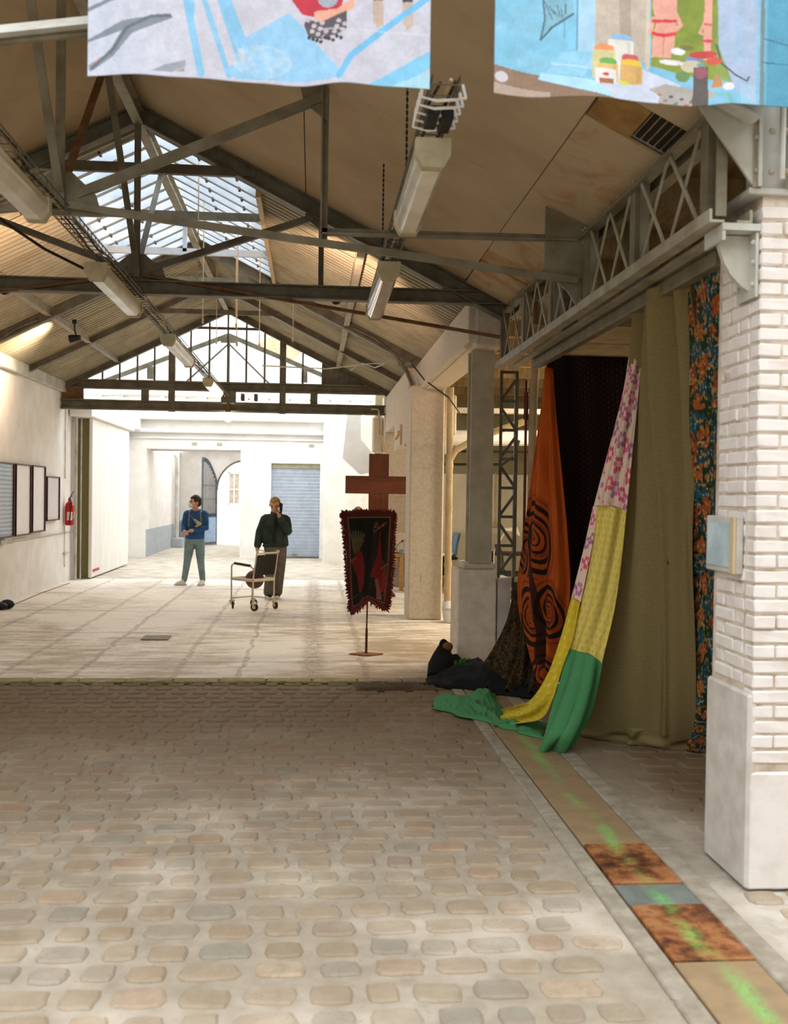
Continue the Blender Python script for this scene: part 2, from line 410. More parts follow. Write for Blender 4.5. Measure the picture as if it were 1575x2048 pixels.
# ---- covered drain along the right side
def slab_mat(name, c, c2, paint=True, rust=False):
    g = G(name); f = g.noise(7, 5, .65); x, y, z = g.xyz()
    col = g.mix(g.mask(f, .4, .68), c, c2)
    if rust:
        f2 = g.math('ADD', g.math('MULTIPLY', g.noise(9, 7, .7, loc=(1, 5, 0)), .6), g.math('MULTIPLY', g.noise(2.2, 2, .5, loc=(6, 2, 0)), .4))
        col = g.ramp(f2, [(.36, (50, 30, 15)), (.44, (100, 58, 30)), (.50, (140, 88, 50)), (.56, (156, 108, 68)), (.61, (118, 78, 46)), (.66, (160, 146, 126))])
    if paint:
        # a sprayed line of green marking paint
        wob = g.math('ADD', x, g.math('MULTIPLY', g.noise(1.6, 2, sc=(0, 1, 0)), .12))
        d = g.math('ABSOLUTE', g.math('SUBTRACT', wob, 1.625))
        k = g.math('MULTIPLY', g.mask(d, .06, .005), g.mask(g.noise(2.2, 4, .6, loc=(0, 4.4, 0)), .44, .62))
        k = g.math('MULTIPLY', k, g.mask(g.noise(60, 3), .25, .6))
        col = g.mix(g.math('MULTIPLY', k, .62), col, (104, 196, 92))
    return g.out(col, .7, 0, f, .2, .01)
M['slab'] = slab_mat('brown_cover_slab', (150, 126, 94), (134, 112, 84)); M['slabg'] = slab_mat('grey_cover_slab', (112, 116, 108), (92, 96, 90))
M['rust'] = slab_mat('rusty_steel', (150, 88, 46), (110, 64, 34), True, True)
M['edging'] = mat('concrete_edging', (160, 150, 134), (134, 123, 106), 10, .85, 0, .3)
mb = MB()
for x0, x1 in ((1.30, 1.395), (1.735, 1.85)):
    y = -2.0
    while y < 9.4:
        l = .9 + .3 * R.random(); mb.box(x0, x1, y, min(y + l, 9.4) - .006, -.06, .004, .008); y += l
mb.build('edging', M['edging'], floor)
mb = MB(); mb.box(1.39, 1.74, -2, 9.4, -.1, -.05); mb.build('drain_bed', M['black'], floor)
for y0, y1, k in ((1.6, 3.70, 'slab'), (3.705, 4.22, 'rust'), (4.235, 4.46, 'slabg'), (4.47, 4.98, 'rust'), (4.985, 7.1, 'slab'), (7.105, 9.38, 'slab')):
    mb = MB(); mb.box(1.402, 1.728, y0, y1, -.05, .004 if k != 'rust' else .012, .004)
    lab = {'slab': {1.6: 'long brown drain cover slab nearest the camera, below the rusty plates', 4.985: 'long brown drain cover slab with green spray line between rusty plate and green cloth', 7.105: 'brown drain cover slab running under the heap of dark cloth'}.get(y0),
           'rust': 'larger rusty steel plate over the drain, nearest the camera' if y0 < 4 else 'rusty steel plate over the drain, the farther of the two', 'slabg': 'short grey slab between the two rusty drain plates'}[k]
    whole('drain_cover', mb, M[k], lab, 'drain cover', (1.565, (y0 + y1) / 2, -.05), 'covers along the drain')
mb = MB(); mb.box(-2.02, -1.70, 12.1, 12.42, 0, .018, .004)
whole('floor_hatch', mb, M['edging'], 'small pale square hatch plate lying on the worn floor', 'hatch', (-1.86, 12.26, 0))
mb = MB(); mb.box(.42, 1.16, 9.03, 9.36, -.012, .012, .004)
for i in range(16): mb.box(.45 + i * .044, .475 + i * .044, 9.06, 9.33, .012, .02)
whole('drain_grate', mb, M['rust_d'] if 'rust_d' in M else mat('dark_grate', (104, 82, 54), (78, 60, 38), 9, .7, .3, .2), 'dark ribbed grate in the cobbles in front of the navy cloth', 'grate', (.79, 9.2, -.012))

# ---- walls
mb = MB(); mb.box(-12, 12, -10.4, -10, 0, 11.5); mb.box(-12.4, -12, -10, 4.2, 0, 6.5); mb.box(9, 9.4, -10, 4.6, 0, 8); mb.box(-12, -4.75, 3.8, 4.1, 0, 6); mb.box(3.1, 9, 4.3, 4.55, 0, 6)  # unseen walls added around the camera to cut the sky light
struct('wall_unseen_skyblock', mb, M['front'])
mb = MB(); mb.box(WL - .3, WL, 3.6, 20.35, 0, 3.86)
wl = struct('wall_left', mb, M['white'])
mb = MB(); mb.box(WL, WL + .10, 3.9, 19.35, 3.62, 3.82, .01); struct('trim_1', mb, M['steel_l'])
g = G('olive_shade_reveal'); M['reveal'] = g.out((150, 142, 96), .8)  # shade of the recess, put into the reveal colour
mb = MB(); mb.box(-5.2, WL + .005, 20.36, 20.45, 0, 3.7); mb.box(-5.2, -4.95, 20.45, 27.4, 0, 3.9); mb.cur = 1; mb.box(-4.9, -4.46, 20.62, 20.75, 0, 3.5)
struct('wall_courtyard_left', mb, [M['facade'], M['reveal']])
mb = MB(); mb.box(-4.46, -4.39, 20.42, 24.4, .03, 3.22, .01)
dr = struct('door_1', mb, mat('white_door_leaf', (236, 234, 230), (226, 222, 216), 3, .7, sc=(1, 1, .2)))
mb = MB(); mb.box(-4.389, -4.38, 20.5, 21.1, .14, .19)
mb.build('red_sign', mat('red_print', (200, 70, 70), None, 20, .6), dr)
mb = MB(); mb.box(-4.72, -4.3, 19.9, 24.6, 3.22, 3.36, .01); mb.box(-4.95, -4.6, 19.45, 27.4, 3.40, 3.75, .01); struct('trim_2', mb, M['facade'])
mb = MB(); mb.tube([(-4.66, 20.2, 0), (-4.66, 20.2, 3.4)], .03, 10); mb.tube([(-4.58, 20.28, 0), (-4.58, 20.28, 3.4)], .015, 8)
whole('corner_pipe', mb, M['steel_l'], 'thin pale pipes standing at the end of the left wall beside the white door', 'pipe', (-4.66, 20.2, 0))

# far facade with passage and shutter
P0, P1, PT, S0, S1, ST, FY = -4.47, -1.96, 2.93, -1.163, .225, 2.59, 27.4
mb = MB()
mb.box(-5.2, P0, FY, FY + .5, 0, 3.9); mb.box(P0, P1, FY, FY + .5, PT, 3.9); mb.box(P1, S0, FY, FY + .5, 0, 3.9)
mb.box(S0, S1, FY, FY + .5, ST, 3.9); mb.box(S1, 1.6, FY, FY + .5, 0, 3.9)
mb.box(.27, 1.5, 25.9, FY, 0, 3.6)
wf = struct('wall_far', mb, M['facade'])
mb = MB(); mb.box(-4.95, .27, 27.22, FY, 3.36, 3.46, .02); mb.box(-4.95, 1.5, 27.1, FY, 3.7, 3.84, .02); mb.box(-4.95, .27, 27.33, FY, 3.2, 3.24, .01)
struct('trim_3', mb, M['facade'])
for i, x in enumerate((-3.2, -2.53, -.05)):
    mb = MB(); mb.box(x - .07, x + .07, FY - .03, FY, 3.05, 3.12)
    for k in range(3): mb.box(x - .06, x + .06, FY - .04, FY - .03, 3.06 + .02 * k, 3.07 + .02 * k)
    mb.build('vent', M['plinth'], wf)
# passage: walls, ceiling, dado, end wall with an arch
mb = MB(); mb.box(P0 - .2, P0, FY + .5, 34.4, 0, 3.1); mb.box(P1, P1 + .2, FY + .5, 34.4, 0, 3.1); mb.box(P0, P1, FY + .5, 28.7, PT + .12, 3.3); mb.box(P0, P1, 33.6, 34.4, 3.2, 3.4)
mb.box(P0, P1, FY + .9, FY + 1.1, PT - .02, PT + .14); mb.box(P0, P0 + .14, 32.7, 33.0, 0, PT + .12)
struct('wall_passage', mb, M['white'])
mb = MB(); mb.box(P0, P0 + .02, FY, 34.3, 0, .74); mb.box(P0, -3.22, 34.27, 34.31, 0, .8); struct('trim_4', mb, M['dado'])
aw = MB(); ac, ar, asp = -2.3, .93, 1.85
pts = [(P0, 34.32, 0), (ac - ar, 34.32, 0)] + [(ac - ar * math.cos(t), 34.32, asp + ar * 1.08 * math.sin(t)) for t in [PI * k / 24 for k in range(25)]] + [(ac + ar, 34.32, 0), (-1.0, 34.32, 0), (-1.0, 34.32, 3.2), (P0, 34.32, 3.2)]
aw.poly(pts, (0, .3, 0)); struct('wall_arch', aw, M['white'])
mb = MB()
mb.tube([(ac - ar * math.cos(t) * 1.0, 34.3, asp + ar * 1.08 * math.sin(t)) for t in [PI * k / 24 for k in range(25)]], .03, 6); struct('trim_5', mb, M['steel_d'])
# street house beyond the arch
M['far'] = mat('pale_stone', (236, 232, 226), (226, 220, 210), 2, .9)  # pale stone, nearly even in tone
mb = MB(); mb.box(-9, -3.50, 42, 42.4, 0, 6); mb.box(-3.02, 2, 42, 42.4, 0, 6); mb.box(-3.50, -3.02, 42, 42.4, 2.62, 6); mb.box(-3.50, -3.02, 42, 42.4, 0, 1.26); mb.box(-5, -2, 41.9, 42, .96, 1.04)
st = struct('wall_street', mb, M['far'])
wn = MB(); wn.box(-3.50, -3.02, 42.18, 42.22, 1.26, 2.62); wo = struct('window_3', wn, mat('dim_glass', (176, 164, 148), (150, 136, 118), 3, .2))
mb = MB(); mb.box(-3.52, -3.46, 42.1, 42.18, 1.26, 2.62); mb.box(-3.06, -3.0, 42.1, 42.18, 1.26, 2.62); mb.box(-3.5, -3.02, 42.1, 42.18, 2.56, 2.62); mb.box(-3.5, -3.02, 42.1, 42.18, 1.26, 1.32); mb.box(-3.5, -3.02, 42.1, 42.18, 1.88, 1.92); mb.box(-3.28, -3.25, 42.1, 42.18, 1.3, 2.6)
mb.build('window_frame', M['facade'], wo)
mb = MB()
for i in range(9): mb.bar((-3.48 + i * .055, 42.05, .06), (-3.48 + i * .055, 42.05, .5), .02, .02)
mb.box(-3.52, -3.0, 42.03, 42.07, .02, .06); mb.box(-3.52, -3.0, 42.03, 42.07, .48, .52); mb.box(-3.5, -3.0, 42.0, 42.02, .05, .5) if False else None
vg = mb.build('grille', M['steel_d'], st)
# iron gate leaf, folded back against the passage
gt = thing('iron_gate', 'dark blue iron gate leaf standing open in the arch of the passage', 'gate', (-3.24, 34.25, 0))
M['iron'] = mat('blue_grey_iron', (86, 94, 100), (70, 74, 76), 6, .5); M['ironb'] = mat('blue_painted_sheet', (134, 160, 186), (118, 146, 174), 6, .5)
ga, gb = Vector((-3.24, 34.2, 0)), Vector((-3.62, 33.35, 0))
def gp(t, z): p = ga.lerp(gb, t); return (p.x, p.y, z)
def gtop(t): return 1.95 + .95 * math.sin(min(1, .15 + t * .95) * PI / 2)
mb = MB(); mb.tube([gp(0, .06), gp(0, gtop(0))], .028, 8); mb.tube([gp(1, .06), gp(1, gtop(1))], .028, 8); mb.tube([gp(t / 12, gtop(t / 12)) for t in range(13)], .03, 8)
for z in (.1, .95, 1.08, 2.0): mb.tube([gp(0, z), gp(1, z)], .02, 6)
mb.build('gate_frame', M['iron'], gt)
for i in range(1, 10):
    mb = MB(); mb.tube([gp(i / 10, 1.08), gp(i / 10, gtop(i / 10))], .012, 6); mb.ball(gp(i / 10, 1.55), .022, 6); mb.build('gate_bar', M['iron'], gt)
mb = MB(); p, q = Vector(gp(0, .1)), Vector(gp(1, .1)); mb.bar((p.x, p.y, .52), (q.x, q.y, .52), .02, .84); mb.build('gate_sheet', M['ironb'], gt)
mb = MB()
for i in range(10):
    a, b = i / 10, (i + 1) / 10; c = gp((a + b) / 2, 1.01); mb.lathe(c, [(.05, -.01), (.05, .01)], 10, 'Y'); d = gp((a + b) / 2, gtop((a + b) / 2) - .08); mb.lathe(d, [(.045, -.01), (.045, .01)], 10, 'Y')
mb.build('scrollwork', M['iron'], gt)
mb = MB(); mb.tube([(-4.33, 32.45, .3), (-4.33, 32.45, 2.85), (-4.4, 32.45, 2.95)], .055, 10)
for z in (.9, 1.6, 2.4): mb.lathe((-4.33, 32.45, z), [(.065, -.03), (.065, .03)], 10)
whole('rainwater_pipe', mb, M['steel_l'], 'pale rainwater pipe in the far passage above a grey block', 'pipe', (-4.33, 32.45, .3))
mb = MB(); mb.box(-4.45, -4.1, 32.2, 32.7, 0, .3, .02); whole('pipe_block', mb, M['dado'], 'grey block at the foot of the passage pipe', 'block', (-4.28, 32.45, 0))
# roller shutter, slat by slat
sh = thing('door_2', None, None, (-.47, FY + .2, 0), kind='structure')
M['slat'] = mat('grey_shutter_slat', (164, 174, 188), (150, 160, 174), 5, .5)
ns = 26; hs = (2.46 - .04) / ns
sm = MB(); sm.prof((S0, 0, 0), (S1, 0, 0), [(.0, 0), (-.035, hs * .25), (-.04, hs * .6), (-.01, hs * .97), (.02, hs * .97), (.02, 0)], (0, 0, 1))
sme = sm.mesh('slat', M['slat'])
for i in range(ns): link('slat', sme, sh, (0, FY + .16, .04 + i * hs))
mb = MB(); mb.box(S0, S1, FY + .1, FY + .3, 2.46, ST, .01); mb.build('shutter_box', mat('khaki_box', (178, 172, 142), None, 6, .6), sh)
mb = MB(); mb.box(S0, S1, FY + .1, FY + .2, 0, .045, .005); mb.build('bottom_rail', M['steel_d'], sh)
mb = MB(); mb.box(S0 - .05, S0 + .03, FY - .02, FY + .2, 0, ST); mb.box(S1 - .03, S1 + .05, FY - .02, FY + .2, 0, ST); mb.build('guide_rail', M['facade'], sh)
mb = MB(); mb.box(-.55, -.42, FY + .1, FY + .125, .1, .13); mb.build('lock', M['steel'], sh)

# right aisle behind the columns
M['aisle_up'] = mat('olive_upper_wall', (150, 140, 104), (134, 124, 90), 3, .85)
M['aisle_lo'] = mat('cream_partition', (226, 214, 186), (216, 202, 172), 3, .8)
mb = MB(); mb.box(1.33, 5.3, 21.5, 21.8, 0, 2.25); mb.cur = 1; mb.box(1.33, 5.3, 21.52, 21.8, 2.25, 4.2)
mb.cur = 0; mb.box(1.33, 1.5, 21.8, 26.0, 0, 3.9)
struct('wall_right_end', mb, [M['aisle_lo'], M['aisle_up']])
mb = MB(); mb.box(5.2, 5.5, 4.6, 21.8, 0, 4.2); mb.box(3.1, 5.3, 4.5, 4.7, 0, 4.2); struct('wall_right', mb, M['aisle_lo'])
M['timber'] = mat('dark_timber_ceiling', (150, 128, 92), (122, 100, 68), 3, .8, sc=(8, 1, 1))
mb = MB(); mb.box(1.9, 5.5, 4.4, 21.8, 3.95, 4.1)
struct('ceiling_aisle', mb, M['timber'])
mb = MB()
for i in range(12): mb.box(1.95, 5.2, 5.2 + i * 1.4, 5.32 + i * 1.4, 3.75, 3.95)
mb.build('joists', M['timber'], bpy.data.objects['ceiling_aisle'])
mb = MB(); mb.box(2.0, 5.2, 9.05, 9.12, 3.09, 3.36, .005); mb.box(2.0, 5.2, 9.04, 9.12, 3.20, 3.21); mb.cur = 1; mb.box(2.0, 5.2, 9.06, 9.12, 3.36, 3.95)
struct('trim_6', mb, [mat('pale_plank', (196, 168, 118), (178, 146, 96), 5, .7, sc=(1, 1, 8)), M['timber']])

# ---- roof
def ribbed(x0, x1, y0, y1, pitch=.13):
    """sheet with ribs running down the slope, built as real folds"""
    m = MB(); y = y0; prof = []
    while y < y1 - .01: prof += [(y, 0), (y + pitch * .5, 0), (y + pitch * .56, -.034), (min(y + pitch * .94, y1), -.034)]; y += pitch
    n = len(prof); vs = [(x0, a, CZ(x0) + b) for a, b in prof] + [(x1, a, CZ(x1) + b) for a, b in prof]
    m.add(vs, [(i, i + 1, n + i + 1, n + i) for i in range(n - 1)]); return m
def slab(m, x0, x1, y0, y1, lo, hi):
    m.add([(x, y, CZ(x) + d) for d in (lo, hi) for y in (y0, y1) for x in (x0, x1)], [(0, 2, 3, 1), (4, 5, 7, 6), (0, 1, 5, 4), (2, 6, 7, 3), (0, 4, 6, 2), (1, 3, 7, 5)])
mb = MB(); SL, SR = -2.72, -.58
for x0, x1 in ((WL - .3, SL), (SR, 2.0)): slab(mb, x0, x1, Y0 - .1, 19.6, .03, .10)
for y0, y1 in ((Y0 - .1, 10.1), (14.3, 19.6)):
    slab(mb, SL, RX, y0, y1, .03, .10); slab(mb, RX, SR, y0, y1, .03, .10)
ceil = struct('ceiling', mb, M['steel'])
def panel_mat(name, stain):
    g = G(name); f = g.noise(1.3, 5, .6, dist=.5); f2 = g.noise(20, 3)
    c = g.mix(g.mask(f, .35, .65), (198, 178, 146), (182, 160, 126))
    if stain: c = g.mix(g.math('MULTIPLY', g.mask(g.noise(1.7, 5, .65, loc=(4, 2, 7), dist=1.2), .5, .66), .75), c, (168, 118, 62))
    return g.out(c, .8, 0, f2, .05, .01)
M['panel'] = panel_mat('painted_ceiling_board', False); M['panel_s'] = panel_mat('stained_ceiling_board', True)
def pan(x0, x1, y0, y1, m='panel', lo=0.0):
    q = MB(); slab(q, x0 + .004, x1 - .004, y0 + .004, y1 - .004, lo, lo + .018); return q.build('ceiling_board', M[m], ceil)
for y0, y1 in ((Y0, T1), (T1, T2)):
    pan(WL, -3.2, y0, y1); pan(-3.2, RX, y0, y1); pan(RX, -.1, y0, y1); pan(-.1, 1.42, y0, y1)
pan(1.42, 1.93, Y0, 4.9); pan(1.42, 1.93, 5.28, T1, 'panel_s'); pan(1.42, 1.93, T1, 8.6, 'panel_s'); pan(1.42, 1.93, 8.6, T2, 'panel_s', -.02)
q = MB(); slab(q, 1.43, 1.66, 4.905, 5.275, .0, .015)
q.build('bare_board', mat('bare_board', (170, 132, 76), (140, 104, 58), 8, .8), ceil)
M['hole'] = mat('dark_lath', (52, 40, 26), (36, 28, 18), 20, .9)
for i in range(7):
    q = MB(); x = 1.655 + i * .036; slab(q, x, x + .024, 4.93, 5.25, .02, .029); q.build('lath', M['hole'], ceil)
M['rib'] = mat('ribbed_sheet', (174, 166, 142), (152, 142, 116), 2.2, .6)
for y0, y1 in ((T2, T3), (T3, TG)):
    n = 4; d = (y1 - y0) / n
    for i in range(n):
        a, b = y0 + i * d, y0 + (i + 1) * d
        up = (SL, SR) if y0 == T2 else (RX, RX)
        if i == 0 and y0 == T2:
            ribbed(SL, RX, T2, 10.1).build('ribbed_sheet', M['rib'], ceil); ribbed(RX, SR, T2, 10.1).build('ribbed_sheet', M['rib'], ceil)
        ribbed(WL, up[0], a, b).build('ribbed_sheet', M['rib'], ceil); ribbed(up[1], 1.95, a, b).build('ribbed_sheet', M['rib'], ceil)

# skylight
sk = thing('window_1', None, None, (RX, 11.95, 4.8), kind='structure')
g = G('skylight_glass'); tr = g.n('ShaderNodeBsdfTransparent'); tr.inputs[0].default_value = (.97, .985, 1, 1)
tl = g.n('ShaderNodeBsdfTranslucent'); tl.inputs[0].default_value = (.85, .9, .95, 1); gl = g.n('ShaderNodeBsdfGlossy'); gl.inputs['Roughness'].default_value = .15
mx = g.n('ShaderNodeMixShader'); mx.inputs[0].default_value = .08; g.link(tr.outputs[0], mx.inputs[1]); g.link(tl.outputs[0], mx.inputs[2])
mx2 = g.n('ShaderNodeMixShader'); mx2.inputs[0].default_value = .05; g.link(mx.outputs[0], mx2.inputs[1]); g.link(gl.outputs[0], mx2.inputs[2])
g.link(mx2.outputs[0], g.t.nodes['Material Output'].inputs[0]); M['glass'] = g.m
M['bar'] = mat('glazing_bar', (196, 203, 210), (178, 187, 196), 4, .5)
nb = 12; ys = [10.12 + (14.3 - 10.12) * i / nb for i in range(nb + 1)]
for s, xe in ((-1, SL), (1, SR)):
    for i, y in enumerate(ys):
        q = MB(); q.bar((RX, y, CZ(RX) + .04), (xe, y, CZ(xe) + .04), .085, .11); q.build('glazing_bar', M['bar'], sk)
        q = MB()
        for t in (.45, .8): x = RX + (xe - RX) * t; q.box(x - .012, x + .012, y - .05, y + .05, CZ(x) - .04, CZ(x) - .015)
        q.build('clip', M['steel_d'], sk)
        if i < nb:
            q = MB(); x0, x1 = sorted((RX, xe)); q.add([(x, yy, CZ(x) + .085 + d) for d in (0, .006) for yy in (y + .01, ys[i + 1] - .01) for x in (x0, x1)], [(0, 2, 3, 1), (4, 5, 7, 6), (0, 1, 5, 4), (2, 6, 7, 3), (0, 4, 6, 2), (1, 3, 7, 5)])
            q.build('pane', M['glass'], sk)
    q = MB(); q.bar((xe, 10.1, CZ(xe) - .03), (xe, 14.3, CZ(xe) - .03), .05, .14); q.build('curb', M['pipe'] if s > 0 else M['steel_l'], sk)

# ridge and purlins
q = MB(); q.ibeam((RX, Y0, 5.24), (RX, 19.4, 5.24), .09, .14); whole('ridge_beam', q, M['steel'], 'grey ridge beam running the length of the roof', 'beam', (RX, 12, 5.2))
for x, nm in ((RX - 2.05, 'grey purlin under the left roof slope'), (RX + 2.1, 'grey purlin under the right roof slope')):
    q = MB(); q.ibeam((x, T2, CZ(x) - .07), (x, TG, CZ(x) - .07), .08, .13); whole('purlin', q, M['steel'], nm, 'purlin', (x, 14, CZ(x) - .1), 'purlins under the roof')

# roof trusses
def truss(Y, label, kind):
    t = thing('roof_truss', label, 'truss', (RX, Y, 3.7), 'trusses across the hall')
    st_ = M['steel_d'] if kind >= 2 else M['steel_t']
    if kind >= 2:
        for s, xe in ((-1, WL + .02), (1, 1.84 if Y < 10 else 1.5)):
            q = MB(); q.ibeam((RX, Y, CZ(RX) - .09), (xe, Y, CZ(xe) - .09), .11, .15 if kind < 4 else .2, .015); q.build('rafter', st_, t)
        q = MB(); x = 1.08; q.bar((RX - x, Y, 4.775), (RX + x, Y, 4.775), .05, .09); q.build('collar', st_, t)
    if kind in (1, 2):
        zn = 3.72 if kind == 1 else 3.86
        q = MB(); q.angle((RX, Y, zn - .1), (RX, Y, 5.2), .09, .06, .012, (1, 0, 0)); q.build('king_post', st_, t)
        for dy, zz in ((-1.15 if kind == 1 else -1.45, 5.15), (1.4, 5.15)):
            q = MB(); q.angle((RX, Y + (.03 if dy > 0 else -.03), zn), (RX, Y + dy, zz), .055, .055, .012, (1, 0, 0)); q.build('brace', M['rustp'] if (dy > 0 and kind == 1) else st_, t)
        for s in (-1, 1):
            q = MB(); xr = RX + s * 1.68; q.bar((RX + s * .1, Y, zn - .02), (xr, Y, CZ(xr) - .12), .05, .06); q.build('strut', st_, t)
            q = MB(); q.angle((xr + s * .02, Y, CZ(xr) - .05), (xr + s * .02, Y, 3.47 if kind == 1 else 3.73), .06, .05, .012, (1, 0, 0)); q.build('hanger', st_, t)
            q = MB(); q.poly([(xr - s * .18, Y - .008, CZ(xr - s * .18) - .02), (xr + s * .04, Y - .008, CZ(xr + s * .04) - .02), (xr + s * .04, Y - .008, CZ(xr) - .28), (xr - s * .12, Y - .008, CZ(xr) - .16)], (0, .016, 0)); q.build('gusset', st_, t)
            xe = 1.76 if s > 0 else WL + .02
            q = MB(); q.bar((RX + s * .05, Y - .03, zn - .1 if kind == 1 else 3.78), (xe, Y - .03, 3.24 if kind == 1 else 3.30), .04, .045 if kind == 1 else .03); q.build('tie_rod', M['steel_t'] if kind == 1 else M['rustp'], t)
            if kind == 1:
                q = MB(); q.angle((xr, Y, 3.52), (xe, Y, 3.535), .06, .05, .012); q.build('tie_bar', st_, t)
        q = MB(); w = .26 if kind == 1 else .28
        q.poly([(RX - w, Y - .012, zn - .16), (RX + w, Y - .012, zn - .16), (RX + w * .85, Y - .012, zn - .02), (RX + .07, Y - .012, zn + .12), (RX - .07, Y - .012, zn + .12), (RX - w * .85, Y - .012, zn - .02)], (0, .024, 0)); q.build('node_plate', st_, t)
    if kind == 2:
        q = MB(); q.ibeam((WL, Y, 3.67), (1.80, Y, 3.67), .12, .13, .014); q.build('tie_beam', st_, t)
    return t
M['rustp'] = mat('rust_stained_paint', (126, 92, 58), (92, 62, 36), 7, .7)
truss(T1, 'nearest grey roof truss, set under the flat ceiling boards behind the banners', 1)
truss(T2, 'dark roof truss with full width tie beam and king post before the skylight', 2)
t3 = truss(T3, 'plain rafter pair with curved knee braces at the far end of the skylight', 3)
for s in (-1, 1):
    k = lambda x: x if s > 0 else 2 * RX - x
    q = MB(); q.tube([(k(.55), T3 - .03, 4.15), (k(.85), T3 - .03, 4.02), (k(1.15), T3 - .03, 3.80), (k(1.33), T3 - .03, 3.55), (k(1.42), T3 - .03, 3.32)], .028, 8); q.build('knee_brace', M['steel_d'], t3)
    q = MB(); q.bar((k(1.2), T3 - .03, 3.66), (k(1.6), T3 - .03, 3.86), .04, .07); q.build('arm', M['steel_d'], t3)
for y in (11.05, 12.72):
    q = MB(); q.bar((RX - 1.09, y, 4.775), (RX + 1.09, y, 4.775), .05, .08); q.bar((RX + .02, y, 4.775), (RX + .02, y, 5.2), .05, .05) if y > 12 else None
    whole('skylight_tie', q, M['steel_d'] if y < 12 else M['bar'], 'dark flat tie across the skylight, nearest of its ties' if y < 12 else 'pale tie with short post across the middle of the skylight', 'tie', (RX, y, 4.77), 'ties across the skylight')
q = MB(); q.bar((RX - 1.1, 16.9, 4.775), (RX + 1.1, 16.9, 4.775), .05, .08)
for s in (-1, 1): q.ibeam((RX, 16.9, CZ(RX) - .08), (RX + s * 3.1, 16.9, CZ(RX + s * 3.1) - .08), .1, .13)
whole('rafter_pair', q, M['steel_d'], 'grey rafter pair with collar just before the glazed gable', 'truss', (RX, 16.9, 4.7), 'trusses across the hall')

# glazed gable
ga_ = thing('window_2', None, None, (RX, TG, 3.8), kind='structure')
def GZ(x): return 5.25 - .495 * abs(x - RX)
q = MB()
for s, xe in ((-1, WL), (1, 1.60)): q.poly([(RX, TG - .05, GZ(RX)), (xe, TG - .05, GZ(xe)), (xe, TG - .05, CZ(xe) + .02), (RX, TG - .05, CZ(RX) + .02)], (0, .1, 0)); 
for s, xe in ((-1, WL), (1, 1.6)): q.ibeam((RX, TG - .1, GZ(RX) + .02), (xe, TG - .1, GZ(xe) + .02), .12, .16, .015)
q.build('gable_rafter', M['steel_d'], ga_)
for z0, z1, nm in ((3.31, 3.50, 'lower_beam'), (3.70, 3.88, 'upper_beam')):
    q = MB(); q.prof((WL, TG - .06, (z0 + z1) / 2), (1.5, TG - .06, (z0 + z1) / 2), [(-.06, -(z1 - z0) / 2), (.06, -(z1 - z0) / 2), (.06, -(z1 - z0) / 2 + .03), (-.02, -(z1 - z0) / 2 + .04), (-.02, (z1 - z0) / 2 - .04), (.06, (z1 - z0) / 2 - .03), (.06, (z1 - z0) / 2), (-.06, (z1 - z0) / 2)])
    q.build(nm, M['steel_d'], ga_)
for x in (-2.70, -.60):
    q = MB(); q.bar((x, TG - .02, 3.3), (x, TG - .02, GZ(x) + .04), .1, .12, (1, 0, 0)); q.build('post', M['steel_d'], ga_)
for x in (-3.2, -1.69, -.0):
    q = MB(); q.box(x - .07, x + .07, TG - .05, TG + .03, 3.5, 3.71); q.build('packing', M['steel_d'], ga_)
q = MB(); q.box(WL, WL + .4, TG - .04, TG + .04, 3.5, 3.71); q.build('end_block', M['rustp'], ga_)
xs = [-4.35, -4.0, -3.68, -3.35, -3.03, -2.7, -2.35, -2.0, -1.65, -1.3, -.95, -.6, -.22, .16]
for a in xs:
    if a in (-2.7, -.6): continue
    q = MB(); q.bar((a, TG, 3.86), (a, TG, GZ(a) + .02), .025, .035, (1, 0, 0)); q.build('mullion', M['steel_d'], ga_)
q = MB(); q.bar((-2.45, TG, 4.915), (-.6, TG, 4.915), .04, .05); q.build('transom', M['steel_d'], ga_)
g = G('gable_glass'); tr = g.n('ShaderNodeBsdfTransparent'); tr.inputs[0].default_value = (.95, .97, .98, 1); gl = g.n('ShaderNodeBsdfGlossy'); gl.inputs['Roughness'].default_value = .1
mx = g.n('ShaderNodeMixShader'); mx.inputs[0].default_value = .06; g.link(tr.outputs[0], mx.inputs[1]); g.link(gl.outputs[0], mx.inputs[2]); g.link(mx.outputs[0], g.t.nodes['Material Output'].inputs[0]); M['pane'] = g.m
ed = [-4.68] + xs
for a, b in zip(ed, ed[1:]):
    q = MB(); pts = [(a, TG + .01, 3.86), (b, TG + .01, 3.86), (b, TG + .01, max(3.87, GZ(b)))]
    if a < RX < b: pts.append((RX, TG + .01, GZ(RX)))
    pts.append((a, TG + .01, max(3.87, GZ(a)))); q.poly(pts, (0, .006, 0)); q.build('pane', M['pane'], ga_)
q = MB(); n = 9
for i in range(n):
    a, b = .17 + i * 1.45 / n, .17 + (i + 1) * 1.45 / n; q.poly([(a, TG + (.0 if i % 2 else .02), 3.8), (b, TG + (.0 if i % 2 else .02), 3.8), (b, TG + (.0 if i % 2 else .02), CZ(b)), (a, TG + (.0 if i % 2 else .02), CZ(a))], (0, .015, 0))
q.build('sheet_infill', M['steel_d'], ga_)
